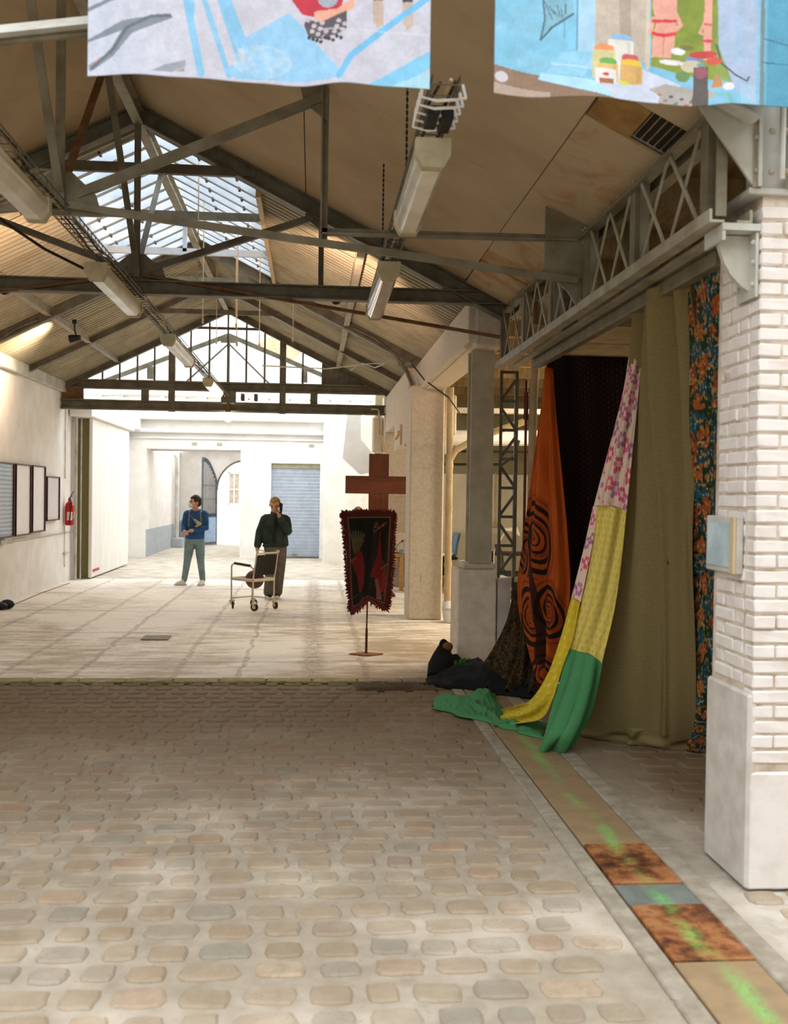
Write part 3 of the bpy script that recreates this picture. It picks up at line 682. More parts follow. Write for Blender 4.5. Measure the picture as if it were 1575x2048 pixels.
# ================================================================ columns, girder, pier
# ---- brick pier at the right
pier = thing('brick_pier', 'white painted brick pier with smooth grey plinth at the right edge', 'pier', (2.6, 4.62, 0))
M['mortar_w'] = mat('painted_joint', (204, 190, 174), (160, 140, 116), 9, .9, 0, .3, lo=.45, hi=.7)
M['brick'] = mat('white_painted_brick', (220, 212, 206), (202, 191, 181), 7, .75, 0, .25, lo=.45, hi=.8)
mb = MB(); mb.box(2.006, 3.1, 4.388, 4.85, 0, 3.16); mb.build('core', M['mortar_w'], pier)
def brick_mesh(l, d, h):
    m = MB(); bm = bmesh.new(); bmesh.ops.create_cube(bm, size=1)
    for v in bm.verts: v.co = (v.co.x * l, v.co.y * d, v.co.z * h)
    bmesh.ops.bevel(bm, geom=bm.edges[:], offset=.007, segments=1, affect='EDGES')
    for v in bm.verts: v.co += Vector((R.gauss(0, .0013), R.gauss(0, .0013), R.gauss(0, .0018)))
    bm.verts.index_update(); m.add([v.co[:] for v in bm.verts], [[v.index for v in f.verts] for f in bm.faces]); bm.free(); return m.mesh('brick', M['brick'])
BF = [brick_mesh(.212, .1, .0585) for _ in range(4)]; BH = [brick_mesh(.102, .1, .0585) for _ in range(4)]
BS = [brick_mesh(.1, .212, .0585) for _ in range(4)]; BT = [brick_mesh(.1, .102, .0585) for _ in range(4)]
nrow = 0; z = .03
while z + .06 < 3.17:
    odd = nrow % 2; j = lambda: R.gauss(0, .0025)
    if z > .52:                                                     # face towards the camera
        x = 2.0 if not odd else 2.0
        seq = [.22, .22, .22] if not odd else [.11, .22, .22, .11]
        for l in seq:
            link('brick', R.choice(BF if l > .2 else BH), pier, (x + l / 2 - .004, 4.38 + .05 + j(), z + .03 + j() * .4)); x += l
    if z > .90:                                                     # face towards the hall
        y = 4.49 if not odd else 4.60; seq = ([.22, .11] if not odd else [.22]) 
        if odd: link('brick', R.choice(BT), pier, (2.05 + j(), 4.545, z + .03 + j() * .4))
        for l in seq:
            link('brick', R.choice(BS if l > .2 else BT), pier, (2.05 + j(), y + l / 2 - .004, z + .03 + j() * .4)); y += l
    z += .0685; nrow += 1
mb = MB(); mb.box(1.998, 3.1, 4.376, 4.46, 0, .54, .01); mb.build('render_base', M['brick'], pier)
mb = MB(); mb.box(1.985, 2.03, 4.382, 4.868, 0, .895, .012); mb.build('plinth', M['plinth'], pier)
mb = MB(); mb.box(1.93, 3.1, 4.36, 4.9, 3.15, 3.18, .004); mb.build('bearing_plate', M['steel_l'], pier)
# bracket carrying the girder
q = MB(); q.box(1.822, 1.999, 4.388, 4.60, 2.995, 3.026); q.box(1.823, 1.838, 4.392, 4.60, 2.95, 2.995)
pr = [(1.99, 2.99), (1.83, 2.99), (1.838, 2.95), (1.865, 2.87), (1.90, 2.81), (1.95, 2.76), (1.99, 2.735), (2.0, 2.73)]
for y in (4.47,): q.poly([(x, y, z) for x, z in pr], (0, .03, 0))
q.box(1.984, 1.998, 4.40, 4.60, 2.70, 2.994)
for z in (2.76, 2.86, 2.95): q.ball((1.98, 4.57, z), .012, 6); q.ball((1.98, 4.42, z), .012, 6)
whole('bracket', q, M['steel_l'], 'pale curved iron bracket on the brick pier under the girder end', 'bracket', (2.0, 4.5, 3.0))
# front truss end: gusset and post above the pier
t0 = thing('roof_truss', 'pale front truss end with large gusset plate above the brick pier', 'truss', (2.0, Y0, 3.18), 'trusses across the hall')
q = MB(); q.poly([(1.60, 4.36, 3.72), (1.70, 4.36, 3.52), (1.945, 4.36, 3.19), (1.975, 4.36, 3.19), (1.975, 4.36, 3.95), (1.60, 4.36, 3.95)], (0, .016, 0)); q.build('gusset', M['steel_l'], t0)
q = MB(); q.ibeam((2.04, 4.40, 3.18), (2.04, 4.40, 4.4), .13, .16, .016, (1, 0, 0)); q.build('post', M['steel_l'], t0)
q = MB(); q.tube([(2.05, 4.30, 3.2), (2.05, 4.30, 4.3)], .014, 8); q.build('conduit', M['steel_l'], t0)
for x, y, z, r_ in [(x, 4.325, z, .016) for x in (2.015, 2.08) for z in (3.24, 3.42)] + [(1.955, 4.35, z, .012) for z in (3.25, 3.4, 3.55, 3.7)]:
    q = MB(); q.ball((x, y, z), r_, 8); q.build('bolt', M['steel'], t0)
q = MB(); q.angle((1.965, 4.37, 3.18), (1.965, 4.37, 4.0), .03, .04, .008, (1, 0, 0)); q.build('cleat', M['steel'], t0)
q = MB(); q.angle((-2.6, 4.2, 3.43), (-.5, 4.2, 3.765), .05, .05, .012); q.build('strut', M['steel_l'], t0)
q = MB(); q.tube([(-2.6, 4.23, 3.395), (-.5, 4.23, 3.725)], .014, 8); q.build('cable', M['steel_t'], t0)
q = MB(); q.ibeam((RX, 4.3, CZ(RX) - .12), (1.95, 4.3, CZ(1.95) - .06), .09, .12, .012); q.ibeam((RX, 4.3, CZ(RX) - .12), (WL, 4.3, CZ(WL) - .12), .09, .12, .012); q.build('rafter', M['steel_l'], t0)

# lattice girder, pier to column
gd = thing('lattice_girder', 'grey riveted lattice girder running from the brick pier to the steel column', 'girder', (1.85, 7.2, 3.1))
ZB, ZT, GY0, GY1 = 3.06, 3.56, 4.40, 9.72
q = MB(); q.angle((1.80, GY0, ZB), (1.80, GY1, ZB), .07, .06, .012); q.angle((1.93, GY1, ZB), (1.93, GY0, ZB), .07, .06, .012); q.build('bottom_chord', M['steel'], gd)
q = MB(); q.angle((1.80, GY1, ZT), (1.80, GY0, ZT), .07, .08, .012); q.angle((1.93, GY0, ZT), (1.93, GY1, ZT), .07, .08, .012); q.build('top_chord', M['steel_t'], gd)
posts = [4.5, 5.55, 6.55, 7.55, 8.55, 9.55]
for y in posts:
    q = MB(); q.angle((1.82, y - .05, ZB), (1.82, y - .05, ZT), .05, .09, .01, (0, 1, 0)); q.angle((1.82, y + .05, ZT), (1.82, y + .05, ZB), .05, .09, .01, (0, 1, 0)); q.build('upright', M['steel_t'], gd)
for a, b in zip(posts, posts[1:]):
    for k in range(2):
        u, v_ = a + .08 + k * (b - a - .16) / 2, a + .08 + (k + 1) * (b - a - .16) / 2
        q = MB(); q.bar((1.79, u, ZB), (1.79, v_, ZT), .024, .008, (1, 0, 0)); q.build('lattice_bar', M['steel'], gd)
        q = MB(); q.bar((1.80, u, ZT), (1.80, v_, ZB), .024, .008, (1, 0, 0)); q.build('lattice_bar', M['steel'], gd)
q = MB()
for y in posts:
    for z in (ZB, ZT): q.ball((1.775, y - .03, z), .01, 6); q.ball((1.775, y + .03, z), .01, 6)
tag(q.build('rivets', M['steel'], gd), kind='stuff')
q = MB(); q.poly([(1.54, T1 - .01, 3.30), (1.62, T1 - .01, 3.24), (1.70, T1 - .01, 3.17), (1.76, T1 - .01, 3.08), (1.80, T1 - .01, 3.06), (1.86, T1 - .01, 3.06), (1.86, T1 - .01, 3.60), (1.54, T1 - .01, 3.74)], (0, .02, 0)); q.build('truss_plate', M['steel_t'], gd)
for dz in (.08, .2, .32, .42):
    q = MB(); q.ball((1.84, T1 - .012, 3.1 + dz), .012, 6); q.build('rivet', M['steel'], gd)
# lower beam behind
q = MB(); q.box(1.98, 2.06, 4.87, 9.0, 2.95, 3.03, .01); q.box(1.96, 2.08, 4.87, 9.0, 3.03, 3.045)
whole('rail_beam', q, M['steel_t'], 'pale lower beam under the lattice girder from which the cloths hang', 'beam', (2.02, 6.9, 3.0))
for y, dx in ((6.3, .02), (7.9, 0)):
    q = MB(); q.bar((2.03 + dx, y, 3.04), (2.03 + dx, y, 3.95), .12, .06, (0, 1, 0))
    whole('hanger_post', q, M['steel_d'], 'grey upright behind the lattice girder, %s' % ('nearer the pier' if y < 7 else 'nearer the column'), 'post', (2.03, y, 3.04), 'uprights behind the girder')

# ---- steel column on a plinth
cl = thing('steel_column', 'grey steel column standing on a rendered grey plinth, navy cloth at its foot', 'column', (1.7, 10.2, 0))
q = MB(); q.box(1.47, 1.87, 10.0, 10.5, 0, 1.03, .015); q.build('plinth', M['plinth_c'], cl)
q = MB(); q.box(1.52, 1.86, 10.02, 10.46, 1.03, 1.10, .02); q.build('base_plate', M['concrete_w'], cl)
q = MB(); q.ibeam((1.70, 10.16, 1.10), (1.70, 10.16, 3.32), .23, .25, .016, (0, 1, 0)); q.box(1.583, 1.815, 10.02, 10.035, 1.1, 3.32); q.build('shaft', M['column'], cl)
q = MB(); q.box(1.57, 1.86, 9.72, 10.3, 3.25, 3.72, .02); q.build('capital', M['concrete_w'], cl)
lt = thing('lattice_post', 'dark narrow lattice post with zigzag bars beside the steel column', 'post', (1.98, 10.1, 0))
q = MB(); q.angle((1.90, 10.1, .95), (1.90, 10.1, 3.06), .03, .05, .01, (0, 1, 0)); q.angle((2.06, 10.1, 3.06), (2.06, 10.1, .95), .035, .05, .01, (0, 1, 0)); q.build('upright', M['steel_d'], lt)
zz = [.98 + i * .295 for i in range(8)]
for i, (a, b) in enumerate(zip(zz, zz[1:])):
    p, r_ = ((1.91, 10.1, a + .02), (2.05, 10.1, b - .08))
    if i % 2: p, r_ = (2.05, 10.1, a + .02), (1.91, 10.1, b - .08)
    q = MB(); q.bar(p, r_, .008, .025, (0, 1, 0)) if False else q.bar(p, r_, .03, .01, (0, 1, 0)); q.build('lattice_bar', M['steel_d'], lt)
    if True:
        q = MB(); q.bar((1.9, 10.1, b), (2.06, 10.1, b), .01, .03); q.build('lattice_bar', M['steel_d'], lt)
q = MB(); q.box(1.885, 2.02, 10.02, 10.4, 0, .95, .015); q.build('block', M['plinth'], lt)
q = MB(); q.tube([(2.215, 9.95, 3.2), (2.20, 9.95, 2.6), (2.205, 9.95, 0)], .042, 12)
for z in (2.83, 2.6, 1.4): q.lathe((2.205, 9.95, z), [(.047, -.006), (.047, .006)], 12)
whole('drainpipe', q, M['pipe'], 'slim cream pipe running down beside the orange cloth', 'pipe', (2.205, 9.95, 0))
q = MB(); q.tube([(2.13, 9.95, 2.95), (2.13, 9.95, 0)], .014, 8); q.tube([(2.13, 9.95, 2.83), (2.13, 9.95, 2.55)], .024, 8)
whole('red_pipe', q, mat('red_brown_paint', (110, 44, 26), (90, 36, 22), 8, .5), 'thin red brown pipe beside the slim cream pipe', 'pipe', (2.13, 9.95, 0))

# ---- whitewashed concrete pillar and beams
q = MB(); q.box(1.372, 1.86, 14.15, 14.75, 0, 3.34, .02)
for i in range(7): q.box(1.47 + i * .045, 1.482 + i * .045, 14.14, 14.16, 2.16, 2.172)
q.box(1.55, 1.59, 14.135, 14.16, .55, .64, .005)
whole('concrete_pillar', q, M['concrete_w'], 'rough whitewashed square pillar to the right of the brown cross', 'pillar', (1.61, 14.4, 0))
q = MB(); q.box(1.5, 1.9, 9.75, 14.9, 3.30, 3.70, .015); q.box(1.58, 1.84, 9.75, 14.9, 3.285, 3.30)
for y, z in ((10.6, 3.52), (10.75, 3.5), (10.9, 3.53), (12.0, 3.44), (12.15, 3.44), (12.3, 3.44), (13.3, 3.5), (13.4, 3.52), (11.2, 3.58)): q.lathe((1.495, y, z), [(.012, 0), (.012, .02)], 6, 'X')
whole('concrete_beam', q, M['concrete_w'], 'whitewashed beam from the steel column to the concrete pillar', 'beam', (1.7, 12.3, 3.3), 'whitewashed beams')
q = MB(); q.box(1.38, 1.9, 14.75, 17.1, 2.53, 3.66, .015); q.box(1.38, 1.9, 17.1, 19.3, 2.98, 3.66, .015)
whole('concrete_beam', q, M['concrete_w'], 'stepped whitewashed beam beyond the concrete pillar, ending at the gable', 'beam', (1.6, 17, 2.53), 'whitewashed beams')
q = MB(); q.box(1.36, 1.95, 19.3, 19.9, 0, 3.7, .02); q.poly([(1.36, 19.4, 2.2), (1.36, 19.4, 3.0), (1.02, 19.4, 2.75), (1.02, 19.4, 2.62)], (0, .4, 0)) if False else None
q.box(1.15, 1.36, 19.5, 19.85, 2.6, 3.3, .03)
whole('end_pillar', q, M['concrete_w'], 'whitewashed corner pillar under the right end of the glazed gable', 'pillar', (1.65, 19.6, 0))
q = MB(); q.poly([(.62, 21.2, 2.55), (1.0, 21.2, 2.2), (1.55, 21.2, 2.3), (1.0, 21.2, 2.95), (1.0, 21.2, 3.6), (.72, 21.2, 3.6)], (0, .3, 0))
whole('gutter_hopper', q, M['facade'], 'white angular gutter hopper under the gable, above the brown cross', 'gutter', (1.0, 21.1, 2.6))
wc1 = thing('wall_conduit', 'cream conduit bent around the beam at the right end of the gable', 'conduit', (1.3, 17, 2.9))
q = MB(); q.tube([(1.1, 19.25, 3.42), (1.22, 19.25, 3.42), (1.25, 19.25, 3.38), (1.25, 19.25, 2.95), (1.33, 19.25, 2.9), (1.36, 19.25, 2.6)], .018, 8); q.build('tube', M['pipe'], wc1); q = MB()
q.tube([(1.36, 16.6, 2.72), (1.36, 15.9, 2.78)], .03, 8); q.build('tube', M['pipe'], wc1); q = MB()
q.tube([(1.36, 15.6, 2.85), (1.36, 15.6, 2.55), (1.36, 15.2, 2.52), (1.36, 14.8, 2.52)], .016, 8); q.box(1.34, 1.38, 15.55, 15.66, 2.8, 2.88)
q.build('tube', M['pipe'], wc1)
# big rain pipe by the pillar
q = MB(); q.tube([(1.915, 14.0, .25), (1.915, 14.0, 3.3)], .05, 12); q.tube([(1.915, 14.0, 2.28), (2.0, 14.0, 2.42), (2.35, 14.02, 2.62), (3.0, 14.1, 2.85)], .048, 12)
for z in (.8, 1.6, 2.2): q.lathe((1.915, 14.0, z), [(.057, -.03), (.057, .03)], 12)
whole('drainpipe', q, M['pipe'], 'thick cream drainpipe on the right side of the concrete pillar', 'pipe', (1.95, 14.0, .25))
q = MB(); q.tube([(1.915, 13.98, .28), (1.92, 13.96, .2), (1.95, 13.9, .08), (1.99, 13.86, .0)], [.07, .09, .11, .13], 12)
for z in (.08, .14, .2): q.lathe((1.96, 13.93, z), [(.112, -.01), (.118, 0), (.112, .01)], 12)
whole('pipe_wrapping', q, M['white'], 'white wrapped cloth around the foot of the thick drainpipe', 'wrapping', (1.96, 13.92, 0), smooth=True)
q = MB(); q.tube([(1.9, 16.4, 2.72), (5.0, 16.4, 2.78)], .13, 14); whole('duct', q, M['white'], 'fat white horizontal duct high in the aisle behind the column', 'duct', (3.4, 16.4, 2.7))
q = MB(); q.tube([(1.9, 16.2, 2.5), (5.0, 16.2, 2.52)], .02, 8); q.tube([(1.9, 16.2, 2.28), (3.1, 16.2, 2.30), (3.3, 16.2, 2.45), (3.36, 16.2, 2.7)], .022, 8)
whole('aisle_cable', q, M['cable'], 'black cables strung below the white duct in the aisle', 'cable', (2.4, 16.2, 2.3))
q = MB(); q.box(1.9, 2.15, 15.0, 15.3, 2.7, 3.3, .02); q.box(2.15, 5.0, 15.1, 15.3, 3.05, 3.12); q.tube([(1.98, 14.9, 3.4), (1.97, 14.9, 2.4)], .02, 8)
whole('aisle_beam', q, M['concrete_w'], 'stained block and rail high behind the concrete pillar', 'beam', (2.0, 15.1, 2.7))
q = MB()
for x in (2.05, 3.95): q.box(x - .018, x + .018, 21.46, 21.5, 1.2, 2.28); q.box(x - .06, x + .06, 21.44, 21.5, 1.1, 1.22, .01)
whole('socket_trunking', q, M['pipe'], 'narrow vertical trunkings with sockets on the cream partition', 'trunking', (3, 21.48, 1.1))

# ================================================================ lamps and cables under the roof
def luminaire(x, y0, y1, z, label, lit=False):
    t = thing('strip_light', label, 'light', (x, (y0 + y1) / 2, z), 'strip lights under the roof')
    q = MB(); q.prof((x, y0 + .06, z), (x, y1 - .06, z), [(-.075, .03), (-.07, -.02), (-.04, -.055), (.04, -.055), (.07, -.02), (.075, .03)])
    q.build('diffuser', M['lit'] if lit else M['acryl'], t, True)
    q = MB(); q.box(x - .078, x + .078, y0 + .02, y1 - .02, z + .03, z + .075, .01); q.build('body', M['lampbody'], t)
    for a, b in ((y0, y0 + .07), (y1 - .07, y1)):
        q = MB(); q.prof((x, a, z), (x, b, z), [(-.085, .078), (-.085, -.0), (-.05, -.06), (.05, -.06), (.085, -.0), (.085, .078)]); q.build('end_cap', M['lampbody'], t)
    for yy in (y0 + .25, y1 - .25):
        q = MB(); q.bar((x, yy, z + .07), (x, yy, z + .14), .03, .02, (0, 1, 0)); q.build('clip', M['cable'], t)
    return t
g = G('clear_ribbed_cover'); M['acryl'] = g.out(g.mix(g.mask(g.noise(3, 3), .4, .6), (216, 210, 194), (200, 192, 172)), .18, 0, None, spec=.6)
M['lampbody'] = mat('dusty_lamp_body', (190, 180, 150), (170, 156, 124), 8, .6)
M['lit'] = emit('lit_tube', (255, 236, 214), 6)
LX, RXL = -1.67, .55
luminaire(LX, 4.55, 6.2, 3.44, 'dusty strip light nearest in the left row, cut by the left picture edge')
luminaire(LX, 7.8, 9.45, 3.44, 'strip light of the left row just in front of the tie beam')
luminaire(LX, 11.6, 13.6, 3.50, 'strip light of the left row seen before the gable panes')
luminaire(LX, 16.0, 17.8, 3.50, 'lit strip light at the far end of the left row', True)
luminaire(RXL, 4.75, 6.05, 3.40, 'strip light of the right row below the gap between the banners')
luminaire(RXL, 7.5, 9.3, 3.45, 'strip light of the right row in front of the tie beam')
def tray(x, y0, y1, z, label):
    t = thing('cable_tray', label, 'cable tray', (x, (y0 + y1) / 2, z), 'cable trays above the strip lights')
    q = MB()
    for dx in (-.06, .06): q.tube([(x + dx, y0, z), (x + dx, y1, z)], .006, 5); q.tube([(x + dx, y0, z + .04), (x + dx, y1, z + .04)], .005, 5)
    q.build('rail', M['steel_d'], t)
    q = MB(); n = int((y1 - y0) / .12)
    for i in range(n):
        y = y0 + i * .12; q.tube([(x - .06, y, z + .04), (x - .06, y, z), (x + .06, y, z), (x + .06, y, z + .04)], .004, 4)
    tag(q.build('rungs', M['steel_d'], t), kind='stuff')
    for k in range(3):
        q = MB(); n = int((y1 - y0) / .3); q.tube([(x + (-.03, .0, .035)[k] + R.gauss(0, .012), y0 + (y1 - y0) * i / n, z + .015 + R.gauss(0, .008)) for i in range(n + 1)], .008, 5); q.build('cable', M['cable'] if k != 1 else M['pipe'], t)
    return t
tray(LX + .02, 4.3, 18.9, 3.575, 'wire cable tray above the left row of strip lights')
rt = tray(RXL, 4.3, 9.45, 3.545, 'wire cable tray above the right row, with coiled white cable')
q = MB()
for k in range(5):
    y = 4.35 + k * .09; q.tube([(RXL - .09, y, 3.60), (RXL - .10, y + .03, 3.52), (RXL - .03, y + .04, 3.51), (RXL + .05, y + .02, 3.51), (RXL + .1, y + .05, 3.53), (RXL + .09, y + .08, 3.60)], .007, 5)
q.build('coil', M['white'], rt)
for a, b in ((RXL - .03, 4.64), (RXL + .04, 4.68)):
    q = MB(); q.box(a - .028, a + .028, b - .14, b + .05, 3.49, 3.535, .005); q.build('connector', M['black'], rt)
for x, y, z0, nm in ((RXL, 5.63, 4.1, 'thin chain holding the nearer strip light of the right row'), (RXL, 7.55, 4.1, 'thin chain holding the farther strip light of the right row')):
    q = MB(); n = 40
    for i in range(n):
        zz_ = 3.53 + (CZ(x) - .0 - 3.53) * i / n; zy = zz_ + (CZ(x) - 3.53) / n
        q.bar((x - .05, y, zz_), (x - .05, y, zy + .004), .014 if i % 2 else .005, .005 if i % 2 else .014, (0, 1, 0))
    whole('chain', q, M['cable'], nm, 'chain', (x - .05, y, 3.53), 'chains holding the lights')
for i, (x, y, z0) in enumerate(((-1.2, 10.4, 3.75), (-1.32, 12.0, 3.8), (-.95, 12.4, 3.6), (-.72, 13.2, 3.7), (-1.05, 13.5, 4.0), (-1.45, 15.0, 4.0), (-.3, 13.9, 3.9))):
    q = MB(); q.tube([(x, y, z0), (x, y, CZ(x) + .02)], .006, 4); q.lathe((x, y, z0), [(.012, -.03), (.012, .03)], 6)
    whole('hanging_wire', q, M['pipe'], '%s of the thin pale wires hanging from the skylight' % ('leftmost', 'second from the left', 'fifth from the left', 'second from the right', 'fourth from the left', 'third from the left', 'rightmost')[i], 'wire', (x, y, z0), 'wires hanging from the skylight')
q = MB(); q.tube([(-.9, 17.5, 3.98), (.2, 17.3, 3.93), (.9, 16.8, 3.97), (1.4, 16.0, 3.9)], .012, 6); q.tube([(.6, 16.9, 3.86), (.8, 16.8, 3.98), (1.0, 16.6, 3.88), (1.3, 16.0, 3.95)], .012, 6)
whole('loose_wire', q, M['steel_l'], 'tangle of pale wire strung across in front of the gable', 'wire', (.5, 17, 3.9))
q = MB(); q.tube([(1.36, 14.0, 3.62), (1.5, 13.6, 3.35), (1.7, 12.6, 3.02), (1.95, 13.2, 2.85), (3.0, 13.6, 2.9)], .01, 6)
whole('slack_cable', q, M['cable'], 'dark cable sagging under the whitewashed beam to the drainpipe', 'cable', (1.7, 13, 3.2))
q = MB(); q.tube([(-2.7, 6.3, 3.75), (-3.0, 7.6, 3.78), (-2.4, 9.4, 3.62)], .014, 6) if False else q.tube([(-2.62, 7.9, 3.98), (-2.18, 8.3, 3.72), (-1.75, 8.7, 3.56)], .012, 6)
whole('swag_cable', q, M['cable'], 'dark cable swagged from the left row tray up to the left', 'cable', (-2.2, 8.3, 3.7))
# lamp on the gable beam
bl = thing('pendant_lamp', 'glowing bare lamp below a dark box on the middle of the gable beams', 'lamp', (-1.62, 19.22, 3.3))
q = MB(); q.box(-1.76, -1.48, 19.2, 19.32, 3.46, 3.72, .02); q.build('junction_box', M['steel_d'], bl)
q = MB(); q.lathe((-1.62, 19.22, 3.3), [(.03, .16), (.04, .06), (.05, 0)], 10); q.build('socket', M['rustp'], bl)
q = MB(); q.ball((-1.62, 19.22, 3.2), .085, 12); q.build('bulb', emit('bulb', (255, 240, 220), 8), bl, True)
for x in (-1.35, -1.1):
    q = MB(); q.box(x - .035, x + .035, 19.2, 19.3, 3.52, 3.66, .01); q.build('small_box', M['steel_d'], bl)
# spotlights on the purlins
def spot(x, y, z, d, label, power, size=1.5, blend=.9, col=(1, .76, .55), arm=(0, 0, .24)):
    t = thing('spotlight', label, 'spotlight', (x, y, z), 'clip spotlights on the roof steel')
    d = Vector(d).normalized(); p = Vector((x, y, z))
    q = MB(); q.tube([p - d * .09, p - d * .02, p + d * .07], [.035, .05, .06], 12); q.build('head', M['black'], t)
    q = MB(); a_ = Vector(arm); e = p + a_; q.tube([p - d * .04, p + a_ * .45, e], .012, 6); q.box(e.x - .03, e.x + .03, e.y - .02, e.y + .02, e.z - .03, e.z + .03); q.build('yoke', M['black'], t)
    L = bpy.data.lights.new('spotlight_beam', 'SPOT'); L.energy = power; L.color = col; L.spot_size = size; L.spot_blend = blend; L.shadow_soft_size = .03
    lo = bpy.data.objects.new('spotlight_beam', L); COL.objects.link(lo); lo.parent = t; lo.location = d * .085; lo.rotation_euler = d.to_track_quat('-Z', 'Y').to_euler()
    return t
spot(-3.5, 15.0, 4.0, (-1, .12, -.16), 'black spotlight under the left purlin lighting the roof and left wall', 70, 1.9)
spot(-2.9, 9.68, 3.65, (-.5, 2.4, .8), 'small floodlight clipped behind the left half of the tie beam', 60, 1.4, col=(1, .66, .46), arm=(0, -.1, 0))
spot(.2, 9.68, 3.65, (.15, 2.4, .8), 'small floodlight clipped behind the right half of the tie beam', 60, 1.4, col=(1, .66, .46), arm=(0, -.1, 0))

# ================================================================ left wall
def frame_(y0, y1, z0, z1, col, label, art=None):
    t = thing('picture_frame', label, 'picture frame', (WL, (y0 + y1) / 2, (z0 + z1) / 2), 'framed pictures on the left wall')
    x, d, b = WL + .002, .07, .02
    q = MB(); q.box(x, x + d, y0, y0 + b, z0, z1); q.box(x, x + d, y1 - b, y1, z0, z1); q.box(x, x + d, y0 + b, y1 - b, z0, z0 + b); q.box(x, x + d, y0 + b, y1 - b, z1 - b, z1); q.build('frame', M['walnut'], t)
    q = MB(); q.box(x + .01, x + .045, y0 + b, y1 - b, z0 + b, z1 - b); q.build('picture', art or mat('picture', col, tuple(v - 6 for v in col), 3, .4), t)
M['walnut'] = mat('dark_walnut', (72, 44, 34), (54, 32, 26), 10, .5)
g = G('blue_stripes'); z = g.xyz()[2]; s = g.math('SINE', g.math('MULTIPLY', g.math('ADD', z, g.math('MULTIPLY', g.noise(2, 2), .05)), 96))
M['stripes'] = g.out(g.mix(g.mask(s, -.4, .6), g.mix(g.mask(g.noise(1.5, 2), .4, .6), (128, 152, 170), (176, 160, 168)), (178, 196, 208)), .4)
frame_(15.05, 16.2, 1.03, 2.19, (150, 170, 185), 'framed picture of blue ripples, leftmost on the left wall', M['stripes'])
frame_(16.3, 17.15, 1.03, 2.19, (236, 230, 230), 'first tall white framed picture right of the blue rippled one')
frame_(17.25, 18.05, 1.05, 2.19, (236, 232, 232), 'second tall white framed picture, between its twin and the small one')
frame_(18.17, 19.05, 1.22, 2.02, (214, 208, 210), 'smaller greyish framed picture nearest the fire extinguisher')
wc0 = thing('wall_conduit', 'thin white conduit running along the left wall below the pictures', 'conduit', (WL, 16, .95))
for a, b, r in (((12, .95), (20.3, .965), .012), ((19.62, 2.0), (19.62, 3.6), .01), ((19.62, 1.1), (19.62, .3), .008), ((15.45, .945), (15.45, .72), .012)):
    q = MB(); q.tube([(WL + .02, a[0], a[1]), (WL + .02, b[0], b[1])], r, 6); q.build('tube', M['steel_l'], wc0)
for a, b, c, d in ((15.6, 15.9, .93, 1.0), (19.55, 19.9, .55, .58)):
    q = MB(); q.box(WL, WL + .05, a, b, c, d); q.build('socket_box', M['steel_l'], wc0)
fe = thing('fire_extinguisher', 'red fire extinguisher with white label hung on the left wall', 'fire extinguisher', (WL + .1, 19.66, 1.1))
ex, ey = WL + .10, 19.66
M['red'] = mat('red_enamel', (206, 26, 28), (186, 20, 22), 6, .3)
q = MB(); q.lathe((ex, ey, 1.1), [(.07, 0), (.085, .02), (.085, .36), (.07, .42), (.03, .46), (.03, .49)], 20); q.build('cylinder', M['red'], fe, True)
q = MB(); q.lathe((ex, ey, 1.58), [(.028, 0), (.03, .03), (.02, .05)], 12); q.bar((ex, ey, 1.63), (ex + .02, ey + .09, 1.66), .02, .02); q.bar((ex, ey, 1.62), (ex + .05, ey + .10, 1.76), .018, .018); q.build('valve', M['steel_d'], fe)
q = MB(); q.tube([(ex + .02, ey - .03, 1.6), (ex + .06, ey - .11, 1.55), (ex + .05, ey - .13, 1.4), (ex + .03, ey - .11, 1.22), (ex + .03, ey - .10, 1.12)], .012, 8); q.build('hose', M['black'], fe)
q = MB()
for k in range(6):
    a0, a1 = -1.9 + k * .2, -1.9 + (k + 1) * .2; r_ = .0865
    q.add([(ex + r_ * math.cos(a), ey + r_ * math.sin(a), zz_) for zz_ in (1.2, 1.36) for a in (a0, a1)], [(0, 1, 3, 2)])
q.build('label', M['white'], fe)
q = MB(); q.tube([(ex + .088 * math.cos(a), ey + .088 * math.sin(a), 1.28 + .07 * math.sin(3.2 * (a + .3))) for a in [-.5 + k * .1 for k in range(8)]], .008, 5); q.build('arrow_mark', M['white'], fe)
# clothing on the floor at the left
q = MB(); q.ball((-4.62, 15.1, .06), .12, 12, 1.5, .9, .55); q.ball((-4.5, 15.25, .07), .09, 12, 1.2, .9, .8)
bgt = thing('bag', 'small black and white bag lying by the left wall', 'bag', (-4.6, 15.15, 0))
q.build('pouch', M['black'], bgt, True); q = MB(); q.ball((-4.68, 15.0, .035), .1, 12, 1.5, .8, .35); q.build('white_flap', M['white'], bgt, True)
q = MB(); q.ball((-4.72, 15.12, .12), .06, 10, 1.6, 1, .6); q.build('pink_trim', mat('pink_knit', (150, 90, 96), (60, 50, 52), 30, .9), bgt, True)
q = MB(); q.tube([(-4.7, 13.2, .006), (-4.62, 14.2, .006), (-4.55, 15.6, .006), (-4.62, 17.6, .006), (-4.6, 19.5, .006)], .008, 5)
whole('floor_cable', q, mat('brown_cable', (150, 104, 76), (130, 88, 60), 9, .7), 'thin brown cable lying along the foot of the left wall', 'cable', (-4.6, 16, 0))
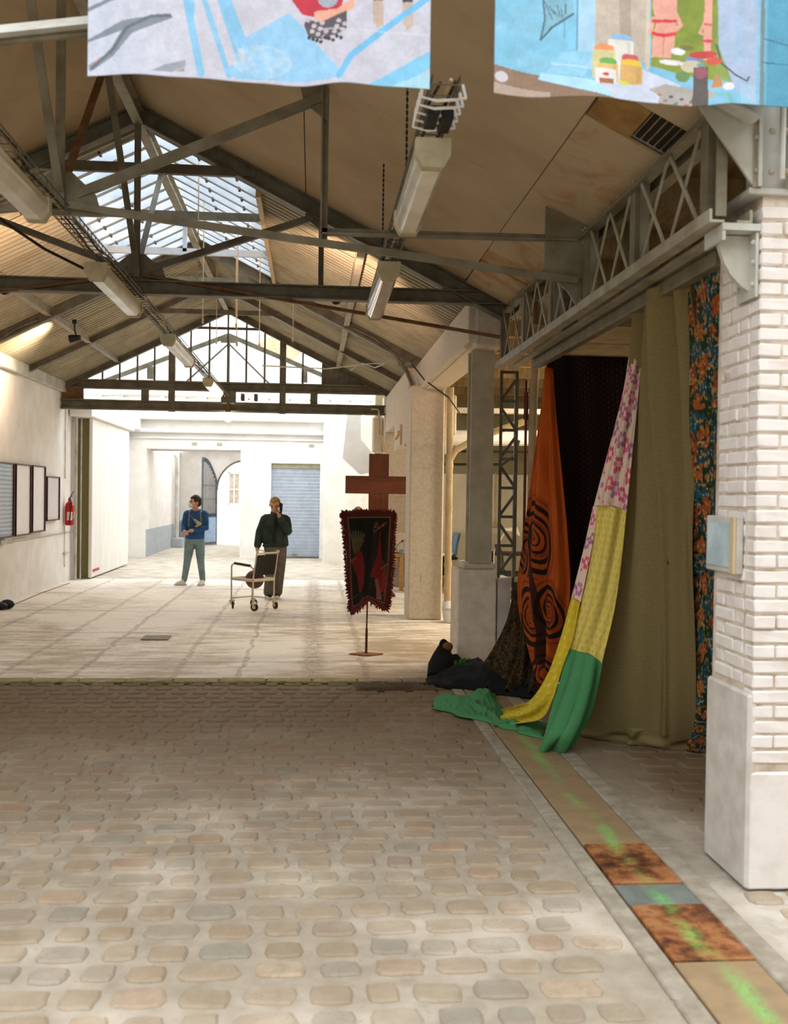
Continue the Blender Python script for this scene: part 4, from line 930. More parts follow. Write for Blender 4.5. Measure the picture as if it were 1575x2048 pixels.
# glass case on the pier
bx = thing('wall_case', 'small white glazed case hung on the hall side of the brick pier', 'case', (1.97, 4.69, 1.55))
q = MB(); q.box(1.965, 2.0, 4.50, 4.86, 1.43, 1.70, .006); q.build('case', M['steel_l'], bx)
q = MB(); q.box(1.959, 1.966, 4.56, 4.83, 1.46, 1.67); q.build('pane', mat('pale_blue_glass', (180, 200, 206), (150, 170, 176), 6, .1), bx)
q = MB(); q.box(1.95, 1.966, 4.50, 4.55, 1.43, 1.70, .004); q.build('hinge_strip', M['panel'], bx)

# canopy outside the gable
cn = thing('canopy', 'dark framed canopy with pale cloth, seen through the gable panes', 'canopy', (-1.74, 20.6, 3.9))
q = MB()
for s in (-1, 1): q.bar((-1.74, 20.6, 4.97), (-1.74 + s * 2.6, 20.6, 3.93), .06, .09)
q.build('rafter', M['steel_d'], cn)
q = MB(); q.bar((-1.74, 20.6, 3.6), (-1.74, 20.6, 4.97), .05, .05, (1, 0, 0)); q.bar((-1.74, 20.6, 4.8), (-2.75, 20.6, 3.85), .03, .03); q.bar((-1.74, 20.6, 4.8), (-.75, 20.6, 3.85), .03, .03); q.build('post', M['steel_d'], cn)
q = MB()
for x in (-3.3, -.2): q.box(x - .06, x + .06, 20.55, 20.65, 4.05, 4.3)
q.box(-1.9, -1.58, 20.56, 20.64, 4.82, 4.95); q.build('bracket', M['steel_d'], cn)
for i in range(15):
    q = MB(); x = -4.7 + i * .42; q.bar((x, 20.8, 3.70), (x, 27.2, 4.36), .03, .03); q.build('slat', M['steel'], cn)
g = G('translucent_cloth'); tl = g.n('ShaderNodeBsdfTranslucent'); tl.inputs[0].default_value = (.8, .8, .79, 1); g.link(tl.outputs[0], g.t.nodes['Material Output'].inputs[0]); M['trans'] = g.m
q = MB(); q.poly([(-4.2, 20.7, 3.9), (.75, 20.7, 3.9), (.75, 20.7, 3.95), (-1.74, 20.7, 4.92), (-4.2, 20.7, 3.95)], (0, .01, 0)); q.build('sheet', M['trans'], cn)
nr = thing('neighbour_roof', 'beige slope of a neighbouring roof beyond the gable panes', 'roof', (-1.5, 29, 4))
q = MB(); q.poly([(-3.6, 29, 5.0), (-1.0, 29, 6.4), (.2, 29, 6.4), (-.6, 29, 5.6), (-2.6, 29, 4.7)], (0, 2, .6)); q.build('slope', M['panel'], nr)
q = MB(); q.box(-3.2, .2, 29.3, 30.6, 3.9, 5.2); q.build('wall', M['facade'], nr)
# ================================================================ banners, cloths
M['print'] = attr_mat('printed_vinyl', .6); M['cloth'] = attr_mat('printed_cotton', .9, 300)
def lerp(a, b, t): return tuple(p + (q - p) * t for p, q in zip(a, b))
# ---- two photo banners across the front
def banner(name, label, x0, x1, bottom, paint, loc):
    t = thing(name, label, 'banner', loc, 'photo banners hung across the front')
    bx_ = [b[0] for b in bottom]; bz = [b[1] for b in bottom]
    n = 9; rows = []
    for k in range(5):
        f = k / 4; row = []
        for i in range(n):
            x = x0 + (x1 - x0) * i / (n - 1); zb = float(np.interp(x, bx_, bz)); row.append((x, 4.1 + .012 * math.sin(i * 1.7) * f, 4.15 + (zb - 4.15) * f))
        rows.append(row)
    cloth('sheet', rows, M['print'], t, 420, 210, lambda U, V: .012 * np.sin(U * 17) * V, paint, .003)
    q = MB(); q.tube([(x0 - .05, 4.1, 4.16), (x1 + .05, 4.1, 4.16)], .016, 8); q.build('rod', M['steel_l'], t)
    for x in (x0 + .1, x1 - .1):
        q = MB(); q.tube([(x, 4.1, 4.16), (x, 4.2, 4.5)], .004, 5); q.build('cord', M['cable'], t)
def paint1(U, V):
    c = Canvas(176 + U * 685, -165 + V * 325, (206, 204, 218)); x, y = c.x, c.y
    c.put(vnoise(x / 60, y / 40, 2) * .5, (222, 224, 236)); c.put(np.clip((420 - x) / 250, 0, 1) * .7, (214, 222, 240))
    c.poly([(176, 95), (240, 62), (338, 45), (344, 52), (260, 85), (225, 125), (186, 150), (180, 152), (178, 140), (215, 120), (240, 80), (176, 100)], (120, 130, 142), .8)
    c.line([(176, 42), (230, 18), (262, -10)], 7, (116, 126, 138), .8); c.line([(184, 146), (225, 112), (250, 75), (300, 52), (338, 48)], 6, (98, 106, 116), .8)
    c.poly([(300, 152), (330, 138), (370, 128), (368, 150)], (150, 158, 168), .9)
    for a, b, w_ in (((352, -60), (400, 150), 15), ((376, -60), (455, 150), 11), ((408, -60), (478, 132), 9), ((415, -60), (480, 90), 22), ((370, -60), (380, 40), 14)): c.line([a, b], w_, (132, 200, 240), .85)
    c.poly([(475, 85), (573, 28), (600, 50), (690, 150), (470, 155), (440, 140), (490, 120)], (150, 208, 244), .9); c.put(((x - 520) ** 2 / 3600 + (y - 120) ** 2 / 900 < 1).astype(float) * vnoise(x / 9, y / 7, 4), (214, 230, 244), .7)
    c.poly([(575, -60), (690, -60), (680, 20), (650, 40), (600, 30), (575, 0)], (206, 46, 66)); c.ell(652, 3, 20, 16, (170, 176, 190)); c.ell(672, -20, 40, 22, (226, 168, 140))
    c.poly([(625, 25), (670, 22), (704, 0), (690, -30), (704, -30), (706, 18), (660, 48), (625, 46)], (236, 176, 150)); c.poly([(608, 38), (640, 45), (690, 25), (690, 60), (650, 78), (615, 72), (604, 50)], (92, 82, 90))
    for k in range(16): c.ell(612 + (k * 37) % 78, 40 + (k * 23) % 36, 5, 4, (204, 192, 198))
    for k in range(9): c.ell(615 + k * 8, 72 + (k * 13) % 10, 4, 3.4, (60, 52, 60))
    for a in (740, 800): c.poly([(a, -60), (a + 30, -60), (a + 24, 2), (a + 4, 4)], (70, 72, 86)); c.poly([(a + 2, 2), (a + 24, 0), (a + 26, 44), (a + 14, 54), (a + 4, 40)], (206, 182, 168))
    c.line([(676, 146), (700, 108), (770, 52), (856, -10)], 12, (120, 196, 240)); c.poly([(735, 160), (862, 88), (862, 120), (800, 160)], (134, 206, 242)); c.poly([(780, 160), (862, 126), (862, 180), (760, 180)], (178, 222, 240))
    c.line([(640, 58), (862, 60)], 2, (226, 226, 234), .7); c.line([(184, 140), (200, 128)], 2.5, (216, 140, 130)); c.line([(350, 148), (366, 142)], 3, (206, 180, 160))
    c.mottle(.06, .07, 1); return c.c * .86
banner('photo_banner', 'left photo banner with pale blue folding chair and a person in red', -.915, .454, [(-.915, 3.428), (-.74, 3.455), (-.52, 3.43), (-.26, 3.44), (-.03, 3.425), (.11, 3.45), (.26, 3.445), (.454, 3.44)], paint1, (-.23, 4.1, 4.15))
def paint2(U, V):
    c = Canvas(987 + U * 640, -200 + V * 396, (142, 200, 226)); x, y = c.x, c.y
    c.put(vnoise(x / 50, y / 24, 6) * .45, (106, 180, 216)); c.put(np.clip((x - 1525) / 10, 0, 1), (88, 160, 190)); c.line([(1520, -200), (1524, 200)], 9, (120, 140, 146)); c.line([(1524, 40), (1640, 70)], 2.5, (64, 110, 130)); c.line([(1524, 96), (1640, 100)], 2.5, (64, 110, 130))
    c.poly([(1148, -200), (1184, -200), (1184, 140), (1150, 120)], (168, 206, 230)); c.line([(1148, -200), (1148, 90)], 4, (96, 150, 176)); c.line([(1122, -200), (1124, 70)], 2, (96, 150, 176), .6)
    c.poly([(1184, -200), (1290, -200), (1292, 110), (1262, 95), (1184, 80)], (196, 182, 166)); c.poly([(1225, -200), (1250, -200), (1258, 90), (1235, 90)], (160, 146, 130), .6); c.line([(1290, -200), (1292, 118)], 8, (214, 200, 180))
    c.poly([(1296, -200), (1430, -200), (1432, 60), (1475, 150), (1300, 112)], (138, 152, 56)); c.put(((x > 1296) & (x < 1440) & (y > -200) & (y < 60)).astype(float) * vnoise(x / 14, y / 12, 3) * .5, (112, 130, 46))
    c.poly([(1426, -200), (1510, -200), (1512, 200), (1466, 160), (1432, 60)], (176, 188, 214)); c.put(((x > 1426) & (x < 1520)).astype(float) * vnoise(x / 18, y / 30, 9) * .5, (150, 190, 220)); c.line([(1428, 60), (1440, 104), (1468, 130), (1492, 142), (1496, 132)], 3.5, (70, 78, 92))
    # figures standing on the lawn
    sk_ = (230, 168, 150)
    c.poly([(1296, -200), (1352, -200), (1348, 5), (1346, 30), (1345, 60), (1338, 90), (1300, 92), (1302, 40), (1308, 15), (1300, -20)], sk_); c.line([(1346, -10), (1356, 15), (1340, 32)], 9, sk_); c.line([(1302, 4), (1297, 36)], 8, sk_)
    c.line([(1302, 10), (1346, 6)], 7, (214, 60, 70)); c.line([(1302, 38), (1324, 41), (1344, 35)], 8, (222, 56, 66)); c.line([(1324, 44), (1323, 88)], 1.6, (196, 128, 112))
    c.poly([(1404, -200), (1420, -200), (1418, 45), (1416, 95), (1404, 92), (1402, 40)], sk_); c.line([(1404, 5), (1394, 30), (1404, 34)], 6, sk_); c.line([(1402, 48), (1418, 50)], 7, (214, 70, 84)); c.line([(1404, 10), (1416, 12)], 5, (220, 92, 100))
    for a, b, r, q_, cl in ((1352, 74, 14, 8, (230, 232, 240)), (1384, 90, 18, 7, (110, 150, 200)), (1402, 80, 28, 9, (196, 74, 66)), (1424, 96, 16, 9, (206, 88, 70)), (1368, 64, 14, 6, (120, 118, 60)), (1380, 106, 22, 14, (206, 196, 170)), (1340, 100, 24, 6, (228, 224, 226))): c.ell(a, b, r, q_, cl)
    # sill, jars
    c.poly([(1120, 95), (1180, 90), (1165, 150), (1090, 140)], (150, 206, 232)); c.line([(1100, 120), (1170, 130)], 2, (206, 226, 240)); c.poly([(987, 130), (1160, 160), (1330, 200), (987, 210)], (146, 118, 98)); c.poly([(1080, 140), (1190, 160), (1320, 195), (1250, 200), (1150, 178), (1075, 155)], (176, 220, 244)); c.poly([(1180, 160), (1280, 120), (1360, 150), (1320, 200), (1230, 195)], (206, 214, 232)); c.ell(1002, 156, 14, 12, (204, 200, 206)); c.poly([(987, 170), (1100, 185), (1100, 215), (987, 215)], (186, 164, 150))
    def jar(cx, top, wd, ht, lid, body):
        c.poly([(cx - wd, top + 10), (cx - wd * .8, top + 4), (cx + wd * .8, top + 4), (cx + wd, top + 10), (cx + wd, top + ht), (cx - wd, top + ht)], body); c.ell(cx, top + ht, wd, 5, body); c.ell(cx, top, wd * .85, 6, lid); c.poly([(cx - wd * .85, top), (cx + wd * .85, top), (cx + wd * .85, top + 8), (cx - wd * .85, top + 8)], lid); c.poly([(cx + wd * .5, top + 12), (cx + wd * .8, top + 12), (cx + wd * .8, top + ht), (cx + wd * .5, top + ht)], tuple(v * .88 for v in body), .6)
    jar(1236, 53, 26, 80, (150, 190, 226), (226, 222, 212)); jar(1202, 80, 23, 70, (236, 150, 96), (216, 206, 150)); jar(1256, 96, 20, 36, (206, 90, 100), (220, 170, 120)); jar(1210, 110, 20, 48, (110, 176, 86), (222, 190, 116)); jar(1259, 108, 24, 46, (238, 196, 60), (216, 172, 104))
    c.poly([(1183, 128), (1226, 130), (1228, 160), (1186, 162)], (232, 226, 224)); c.ell(1206, 142, 7, 4, (214, 70, 60)); c.poly([(1192, 152), (1222, 151), (1222, 162), (1194, 164)], (176, 110, 70)); c.ell(1243, 158, 11, 5, (222, 222, 70))
    c.poly([(1296, 165), (1330, 150), (1400, 158), (1440, 172), (1420, 180), (1395, 176), (1392, 200), (1315, 205), (1318, 178)], (178, 172, 166)); 
    for k in range(24): c.ell(1318 + (k * 31) % 72, 176 + (k * 17) % 24, 4, 3, ((196, 110, 70), (110, 150, 150), (90, 90, 100))[k % 3])
    c.poly([(1384, 108), (1412, 108), (1414, 200), (1382, 200)], (96, 88, 84)); c.ell(1398, 120, 13, 14, (150, 90, 104)); c.ell(1398, 102, 9, 4, (110, 170, 160)); c.ell(1362, 130, 14, 12, (110, 140, 90)); c.poly([(1428, 124), (1442, 146), (1440, 158), (1418, 158)], (196, 140, 96)); c.ell(1454, 156, 12, 9, (226, 226, 230)); c.line([(1430, 172), (1455, 176), (1460, 200)], 7, (120, 196, 190)); c.put(((x < 1512) & (x > 1480) & (y > 150)).astype(float) * .5, (170, 210, 230))
    c.poly([(1076, -200), (1136, -200), (1140, 10), (1100, 40), (1076, 68), (1084, 20)], (128, 176, 196), .8); c.line([(1078, 66), (1100, 38), (1140, 8)], 4, (66, 84, 92)); c.line([(1078, 66), (1086, 20), (1080, -40)], 3, (76, 100, 110)); 
    for k in range(6): c.line([(1085 + k * 8, -20 + (k * 29) % 20), (1100 + k * 5, 20 - (k * 11) % 14)], 2, (84, 116, 128))
    c.mottle(.05, .08, 5); return c.c * .9
banner('photo_banner', 'right photo banner with light blue window, jars on the sill and bathers', .721, 2.08, [(.721, 3.438), (.95, 3.435), (1.38, 3.435), (1.58, 3.42), (1.78, 3.445), (2.08, 3.43)], paint2, (1.4, 4.1, 4.15))

# ---- the tent of cloths at the right
def Yl(py): return 6.45 + .84 * (py - 606) / 866
def mk(left, mid, right): return [left, mid, right]
tent = thing('khaki_curtain', 'large khaki cloth with printed blue and orange edge hung beside the brick pier', 'curtain', (2.0, 6.9, 0))
KH = [[(2.030, 6.194, 3.022), (2.030, 5.699, 3.018), (2.030, 5.269, 3.020)],
      [(2.135, 6.620, 2.544), (2.142, 6.050, 2.452), (2.193, 5.620, 2.466)],
      [(2.150, 6.820, 1.835), (2.237, 6.320, 1.819), (2.348, 5.960, 1.835)],
      [(2.117, 7.040, 1.008), (2.317, 6.600, 1.041), (2.497, 6.300, 1.092)],
      [(2.033, 7.220, 0.284), (2.357, 6.860, 0.305), (2.631, 6.620, 0.355)],
      [(1.945, 7.324, 0.000), (2.323, 7.016, 0.000), (2.696, 6.811, 0.000)]]
def khfold(U, V):
    a = .05 * np.sin((U - .1) * (26 - 14 * V) + 1.2 * V) * (1 - V) ** 1.2 + .02 * np.sin(U * 9 + V * 4) + .012 * np.sin(U * 21 - V * 6) * (1 - .5 * V)
    return a - .06 * np.exp(-((U - .47 - .28 * V * (V < .9)) / .035) ** 2) * (1 - .4 * V) - .03 * np.exp(-((V - .97) / .02) ** 2) * np.sin(U * 12)
def khp(U, V):
    c = Canvas(U, V, (126, 111, 71)); c.put((np.sin(V * 900) * .5 + .5) * .25, (108, 95, 60)); c.put(vnoise(U * 160, V * 320, 3) * .2, (152, 137, 95)); c.ell(.66, .52, .008, .003, (40, 34, 22)); return c.c
cloth('khaki_panel', KH, M['cloth'], tent, 150, 260, khfold, khp, .004)
WX = [[(2.050, 5.424, 3.028), (2.030, 5.091, 3.022), (2.030, 4.911, 3.023)],
      [(2.171, 5.680, 2.472), (2.200, 5.470, 2.463), (2.210, 5.300, 2.458)],
      [(2.325, 6.030, 1.835), (2.361, 5.820, 1.835), (2.383, 5.680, 1.835)],
      [(2.471, 6.370, 1.084), (2.524, 6.200, 1.103), (2.559, 6.080, 1.117)],
      [(2.606, 6.700, 0.338), (2.670, 6.550, 0.370), (2.728, 6.480, 0.385)],
      [(2.652, 6.839, 0.000), (2.742, 6.755, 0.000), (2.800, 6.687, 0.000)]]
def wxp(U, V):
    c = Canvas(U * .42, V * 3.3, (32, 62, 34)); x, y = c.x, c.y; y = y % .42
    c.y = y
    for cx, cy, rx, ry, col in ((.10, .08, .09, .06, (24, 96, 112)), (.30, .12, .10, .08, (22, 90, 108)), (.22, .30, .12, .07, (26, 84, 100)), (.40, .34, .06, .07, (26, 96, 110)), (.05, .24, .05, .10, (176, 78, 26)), (.17, .16, .06, .07, (190, 90, 30)), (.34, .26, .06, .06, (184, 80, 24)), (.12, .38, .07, .05, (196, 104, 36)), (.30, .40, .05, .04, (170, 66, 22)), (.40, .04, .05, .05, (190, 92, 30))):
        w_ = .03 * (vnoise(x * 30, c.y * 30, 2) - .5); c.put(((x - cx + w_) / rx) ** 2 + ((c.y - cy - w_) / ry) ** 2 < 1, col)
    c.put((vnoise(x * 55, V * 3.3 * 55, 7) > .72), (206, 150, 60)); c.put((vnoise(x * 80, V * 3.3 * 80, 8) > .84), (216, 206, 190)); c.put((vnoise(x * 40, V * 3.3 * 40, 11) > .7), (28, 56, 30)); c.put(U < .01, (180, 164, 120)); return c.c * .8
cloth('printed_edge', WX, M['cloth'], tent, 90, 380, lambda U, V: .01 * np.sin(U * 7 + V * 11), wxp, .004)
q = MB(); q.tube([(2.030, 6.195, 3.038), (2.020, 5.877, 3.024), (2.000, 5.756, 2.829), (2.000, 5.827, 2.841)], .005, 5); q.build('tie_cord', M['pipe'], tent)

# maroon and orange wax print
mo = thing('orange_curtain', 'orange wax print cloth with black ovals beside a dark maroon cloth', 'curtain', (2.2, 9.0, 0))
def mp(U, V):
    c = Canvas(U * 1.3, V * 3, (26, 12, 10)); x, y = c.x, c.y
    gx, gy = (x / .045) % 1 - .5, ((y / .045) + .5 * (np.floor(x / .045) % 2)) % 1 - .5; c.put(gx ** 2 + gy ** 2 < .03, (74, 30, 22)); return c.c
cloth('maroon_panel', [[(2.199, 9.380, 3.137), (2.546, 9.300, 3.324), (3.141, 9.200, 3.324)], [(2.200, 9.380, 2.226), (2.614, 9.300, 2.230), (3.162, 9.200, 2.235)], [(2.194, 9.380, 1.178), (2.633, 9.300, 1.187), (3.182, 9.200, 1.199)], [(2.190, 9.380, 0.020), (2.655, 9.300, 0.016), (3.205, 9.200, 0.015)]], M['cloth'], mo, 160, 300, lambda U, V: .03 * np.sin(U * 22) + .02 * np.sin(U * 9 + V * 3), mp)
OL = [(740, 1092), (850, 1075), (960, 1058), (1070, 1042), (1180, 1028), (1270, 1040), (1375, 1086)]
OR_ = [(740, 1104), (850, 1113), (960, 1123), (1070, 1133), (1180, 1137), (1270, 1122), (1375, 1098)]
def op(U, V):
    py = 740 + V * 635; l = np.interp(py, [a for a, b in OL], [b for a, b in OL]); r = np.interp(py, [a for a, b in OR_], [b for a, b in OR_]); px = l + U * (r - l)
    c = Canvas(px, py, (196, 92, 26)); bl_ = (38, 20, 12)
    c.put(np.sin(px / 3.2 + 2 * np.sin(py / 60)) * .5 + .2, (150, 62, 18), .6)
    for cx, cy, rx, ry in ((1074, 1062, 25, 70), (1049, 1090, 15, 60), (1066, 1225, 22, 68), (1097, 1215, 26, 62), (1090, 1345, 16, 40)):
        d = np.sqrt(((px - cx - (py - cy) * .10) / rx) ** 2 + ((py - cy) / ry) ** 2)
        c.put(d < 1.3, (176, 78, 22)); 
        for a, b in ((.86, 1.02), (.60, .72), (.38, .46), (.21, .26), (.06, .10)): c.put((d > a) & (d < b), bl_)
        c.put((d < .55) & (d > .47), (140, 58, 22)); c.put((d > 1.14) & (d < 1.19), (130, 56, 18))
    c.put(np.abs(px - 1066 - (py - 1100) * .06) < 4.0 * (py > 1040) * (py < 1330), bl_, .8); return c.c
cloth('orange_panel', [[(2.155, 9.200, 2.962), (2.159, 9.100, 2.973), (2.175, 9.050, 2.945)], [(2.083, 9.200, 2.449), (2.126, 8.980, 2.435), (2.189, 8.900, 2.431)], [(2.011, 9.200, 1.935), (2.113, 8.950, 1.933), (2.231, 8.850, 1.934)], [(1.944, 9.200, 1.421), (2.092, 8.900, 1.435), (2.273, 8.800, 1.441)], [(1.876, 9.150, 0.911), (2.077, 8.880, 0.938), (2.287, 8.750, 0.952)], [(1.940, 9.150, 0.492), (2.089, 8.900, 0.528), (2.226, 8.750, 0.550)], [(2.095, 8.850, 0.061), (2.110, 8.800, 0.066), (2.125, 8.750, 0.080)]], M['cloth'], mo, 240, 460, lambda U, V: .05 * np.sin(U * 13 + V * 1.5) * (.3 + V) + .02 * np.sin(U * 29), op)

# dark patterned cloth and navy cloth
dk = thing('dark_cloth', 'dark olive patterned cloth running down into a navy heap at the column foot', 'cloth', (1.6, 9.3, 0))
def dp(U, V):
    c = Canvas(U, V, (58, 46, 22)); c.put(vnoise(U * 40 + V * 20, V * 60, 2) > .6, (36, 28, 14)); c.put(vnoise(U * 70, V * 60 + U * 30, 5) > .68, (92, 62, 26)); c.put(vnoise(U * 50, V * 80, 9) > .8, (26, 34, 20)); return c.c
cloth('olive_panel', [[(1.957, 9.500, 0.950), (1.955, 9.350, 0.964), (1.962, 9.250, 0.973)], [(1.875, 9.500, 0.588), (1.940, 9.250, 0.620), (2.041, 9.150, 0.633)], [(1.752, 9.550, 0.290), (1.895, 9.150, 0.353), (2.108, 9.050, 0.369)], [(1.620, 9.500, 0.080), (1.818, 9.100, 0.128), (2.135, 8.950, 0.156)], [(1.477, 9.143, 0.000), (1.697, 8.818, 0.000), (2.083, 8.682, 0.000)]], M['cloth'], dk, 120, 160, lambda U, V: .05 * np.sin(U * 24 + V * 3) * (.2 + V) + .02 * np.sin(U * 51), dp)
def hump(name, pts, hgt, paint, parent, seed, nu=110, nv=60, m='cloth', rough=1.0):
    """crumpled cloth on the floor inside the quad pts (far left, far right, near right, near left)"""
    fl_, fr, nr_, nl = [np.array(p[:2]) for p in pts]
    u, v = np.linspace(0, 1, nu), np.linspace(0, 1, nv); U, V = np.meshgrid(u, v)
    wob = lambda s: (.06 * (vnoise(U * 5 + s, V * 5, seed) - .5))[..., None]
    XY = ((fl_ * (1 - U[..., None]) + fr * U[..., None]) * (1 - V[..., None]) + (nl * (1 - U[..., None]) + nr_ * U[..., None]) * V[..., None]) + np.concatenate([wob(1), wob(9)], 2)
    e = np.clip(np.minimum(np.minimum(U, 1 - U) * 3, np.minimum(V, 1 - V) * 3), 0, 1) ** .6
    n = vnoise(U * 4 + V * 2, V * 4 - U, seed + 1); rd = 1 - np.abs(2 * vnoise(U * 7 + V * 3, V * 5 - U * 2, seed + 2) - 1); rd2 = 1 - np.abs(2 * vnoise(U * 13 - V * 4, V * 8 + U * 3, seed + 3) - 1)
    Z = .008 + e * (hgt(U, V) * (.35 + .5 * n) + rough * (.035 * rd ** 2 + .018 * rd2 ** 2))
    P = np.concatenate([XY, Z[..., None]], 2).reshape(-1, 3) - np.array(org(parent))
    idx = np.arange(nu * nv).reshape(nv, nu); F = np.stack([idx[:-1, :-1], idx[1:, :-1], idx[1:, 1:], idx[:-1, 1:]], -1).reshape(-1, 4)
    me = bpy.data.meshes.new(name); me.from_pydata(P.tolist(), [], F.tolist()); me.materials.append(M[m]); me.polygons.foreach_set('use_smooth', [True] * len(F))
    c = paint(U.ravel(), V.ravel()); a = me.attributes.new('Col', 'FLOAT_COLOR', 'POINT'); a.data.foreach_set('color', np.concatenate([np_lin(c), np.ones((len(c), 1))], 1).astype(np.float32).ravel())
    o = link(name, me, parent); s = o.modifiers.new('thickness', 'SOLIDIFY'); s.thickness = .004; s.offset = 0; return o
hump('navy_panel', [(1.199, 9.864, 0.000), (1.783, 9.948, 0.000), (2.007, 8.683, -0.000), (1.069, 9.242, -0.000)], lambda U, V: .10 + .16 * np.exp(-((U - .62) / .25) ** 2), lambda U, V: Canvas(U, V, (12, 14, 18)).put(vnoise(U * 9, V * 9, 1) * .4, (22, 26, 34)).c, dk, 21)
hump('black_hem', [(1.758, 9.141, 0.000), (2.133, 9.235, 0.000), (2.064, 8.639, 0.000), (1.621, 8.774, 0.000)], lambda U, V: .05 + U * 0, lambda U, V: Canvas(U, V, (20, 19, 20)).c, dk, 27, 60, 30)
bd = thing('cloth_bundle', 'crumpled black bundle with a tan patch leaning against the column plinth', 'bundle', (1.33, 9.75, 0))
q = MB(); q.tube([(1.24, 9.6, .0), (1.28, 9.68, .10), (1.30, 9.72, .2), (1.31, 9.74, .27), (1.36, 9.76, .31)], [.12, .14, .11, .07, .05], 12); q.tube([(1.42, 9.66, .0), (1.42, 9.72, .12), (1.40, 9.76, .2)], [.11, .10, .05], 10); q.ball((1.30, 9.73, .30), .06, 10, .8, .8, 1.2); q.build('black_wrap', mat('black_cotton', (26, 22, 18), (16, 14, 12), 12, .9), bd, True)
q = MB(); q.ball((1.335, 9.69, .30), .05, 10, 1.1, .7, .9); q.build('tan_patch', mat('tan_cotton', (128, 92, 50), (100, 70, 36), 14, .9), bd, True)
g = G('clover'); M['weed'] = g.out((54, 110, 36), .8)
q = MB()
for k in range(30):
    x, y = 1.42 + .09 * R.random(), 9.5 + .1 * R.random(); a = R.random() * 6.3; z = .14 + .06 * R.random()
    q.add([(x, y, .0), (x + .05 * math.cos(a), y + .03 * math.sin(a), z), (x + .05 * math.cos(a) + .02, y - .01, z + .02), (x + .02, y, z * .5)], [(0, 1, 2, 3)])
whole('weed', q, M['weed'], 'small tuft of green weed between the black bundle and the column plinth', 'plant', (1.46, 9.55, 0), kind='stuff')

# long strip: pink, yellow, green
sp = thing('sewn_strip', 'long sewn strip of pink floral, yellow and green cloth trailing onto the cobbles', 'cloth', (1.7, 7.2, 0))
def fl_paint(sc):
    def f(U, V):
        c = Canvas(U * sc[0], V * sc[1], (222, 196, 176)); x, y = c.x, c.y
        for k in range(int(60 * sc[0] * sc[1] / .3)):
            cx, cy = sc[0] * ((k * .618) % 1), sc[1] * ((k * .7548 + .1) % 1); col = ((196, 84, 130), (170, 96, 150), (206, 70, 110), (150, 100, 140))[k % 4]
            if k % 3 == 0:
                for j in range(6): c.ell(cx + .03 * math.cos(j * 1.05), cy + .035 * math.sin(j * 1.05), .014, .017, col)
            elif k % 3 == 1: c.line([(cx, cy), (cx + .03, cy + .06)], .006, col, .8); c.ell(cx + .02, cy + .04, .012, .008, col)
            else: c.ell(cx, cy, .016, .02, col)
        c.put(vnoise(x * 30, y * 30, 3) * .2, (204, 176, 160)); return c.c
    return f
def yl_paint(base, dot, sc):
    def f(U, V):
        c = Canvas(U * sc[0], V * sc[1], base); x, y = c.x, c.y
        gx, gy = (x / .055 + .5 * (np.floor(y / .05) % 2)) % 1 - .5, (y / .05) % 1 - .5; d = np.hypot(gx, gy); a = np.arctan2(gy, gx); c.put(d < .24 + .08 * np.sin(6 * a), dot, .8); c.put(d < .08, base); return c.c
    return f
def gr_paint(U, V): return Canvas(U, V, (73, 136, 86)).put(vnoise(U * 60, V * 60, 4) * .3, (60, 120, 73)).c
sf = lambda U, V: .018 * np.sin(U * 8 + V * 2) + .01 * np.sin(U * 17 + V * 5)
S1_ = [[(2.076, 6.500, 2.722), (2.107, 6.460, 2.704), (2.139, 6.440, 2.656)], [(2.042, 6.560, 2.469), (2.085, 6.500, 2.457), (2.129, 6.470, 2.429)], [(1.990, 6.660, 2.104), (2.055, 6.580, 2.095), (2.128, 6.550, 2.082)], [(1.928, 6.760, 1.722), (2.018, 6.660, 1.724), (2.117, 6.620, 1.692)]]
cloth('pink_panel', S1_, M['cloth'], sp, 70, 180, sf, fl_paint((.35, 1.05)))
S2_ = [[(1.951, 6.740, 1.722), (2.025, 6.660, 1.724), (2.117, 6.620, 1.692)], [(1.924, 6.800, 1.416), (2.008, 6.700, 1.415), (2.104, 6.660, 1.391)], [(1.876, 6.860, 1.044), (1.973, 6.750, 1.046), (2.077, 6.710, 1.027)], [(1.812, 6.920, 0.708), (1.909, 6.800, 0.699), (2.008, 6.760, 0.636)]]
cloth('yellow_panel', S2_, M['cloth'], sp, 110, 200, sf, yl_paint((216, 196, 104), (190, 172, 52), (.42, 1.0)))
S3_ = [[(1.934, 6.780, 1.722), (1.946, 6.760, 1.722), (1.961, 6.750, 1.715)], [(1.886, 6.840, 1.413), (1.909, 6.820, 1.415), (1.931, 6.800, 1.409)], [(1.828, 6.920, 1.069), (1.852, 6.890, 1.065), (1.880, 6.860, 1.048)]]
cloth('pink_fold', S3_, M['cloth'], sp, 24, 120, None, fl_paint((.12, .7)))
S4_ = [[(1.830, 6.930, 1.068), (1.852, 6.890, 1.065), (1.884, 6.860, 1.048)], [(1.781, 7.000, 0.796), (1.804, 6.920, 0.790), (1.840, 6.880, 0.778)], [(1.720, 7.120, 0.506), (1.748, 6.980, 0.531), (1.786, 6.920, 0.577)], [(1.639, 7.300, 0.276), (1.683, 7.120, 0.288), (1.738, 7.000, 0.330)], [(1.571, 7.550, 0.171), (1.620, 7.380, 0.139), (1.686, 7.200, 0.142)], [(1.567, 8.197, 0.000), (1.522, 7.829, 0.000), (1.508, 7.573, 0.000)]]
cloth('bright_yellow_panel', S4_, M['cloth'], sp, 80, 240, lambda U, V: .02 * np.sin(U * 11) , yl_paint((208, 186, 42), (226, 206, 110), (.3, 1.1)))
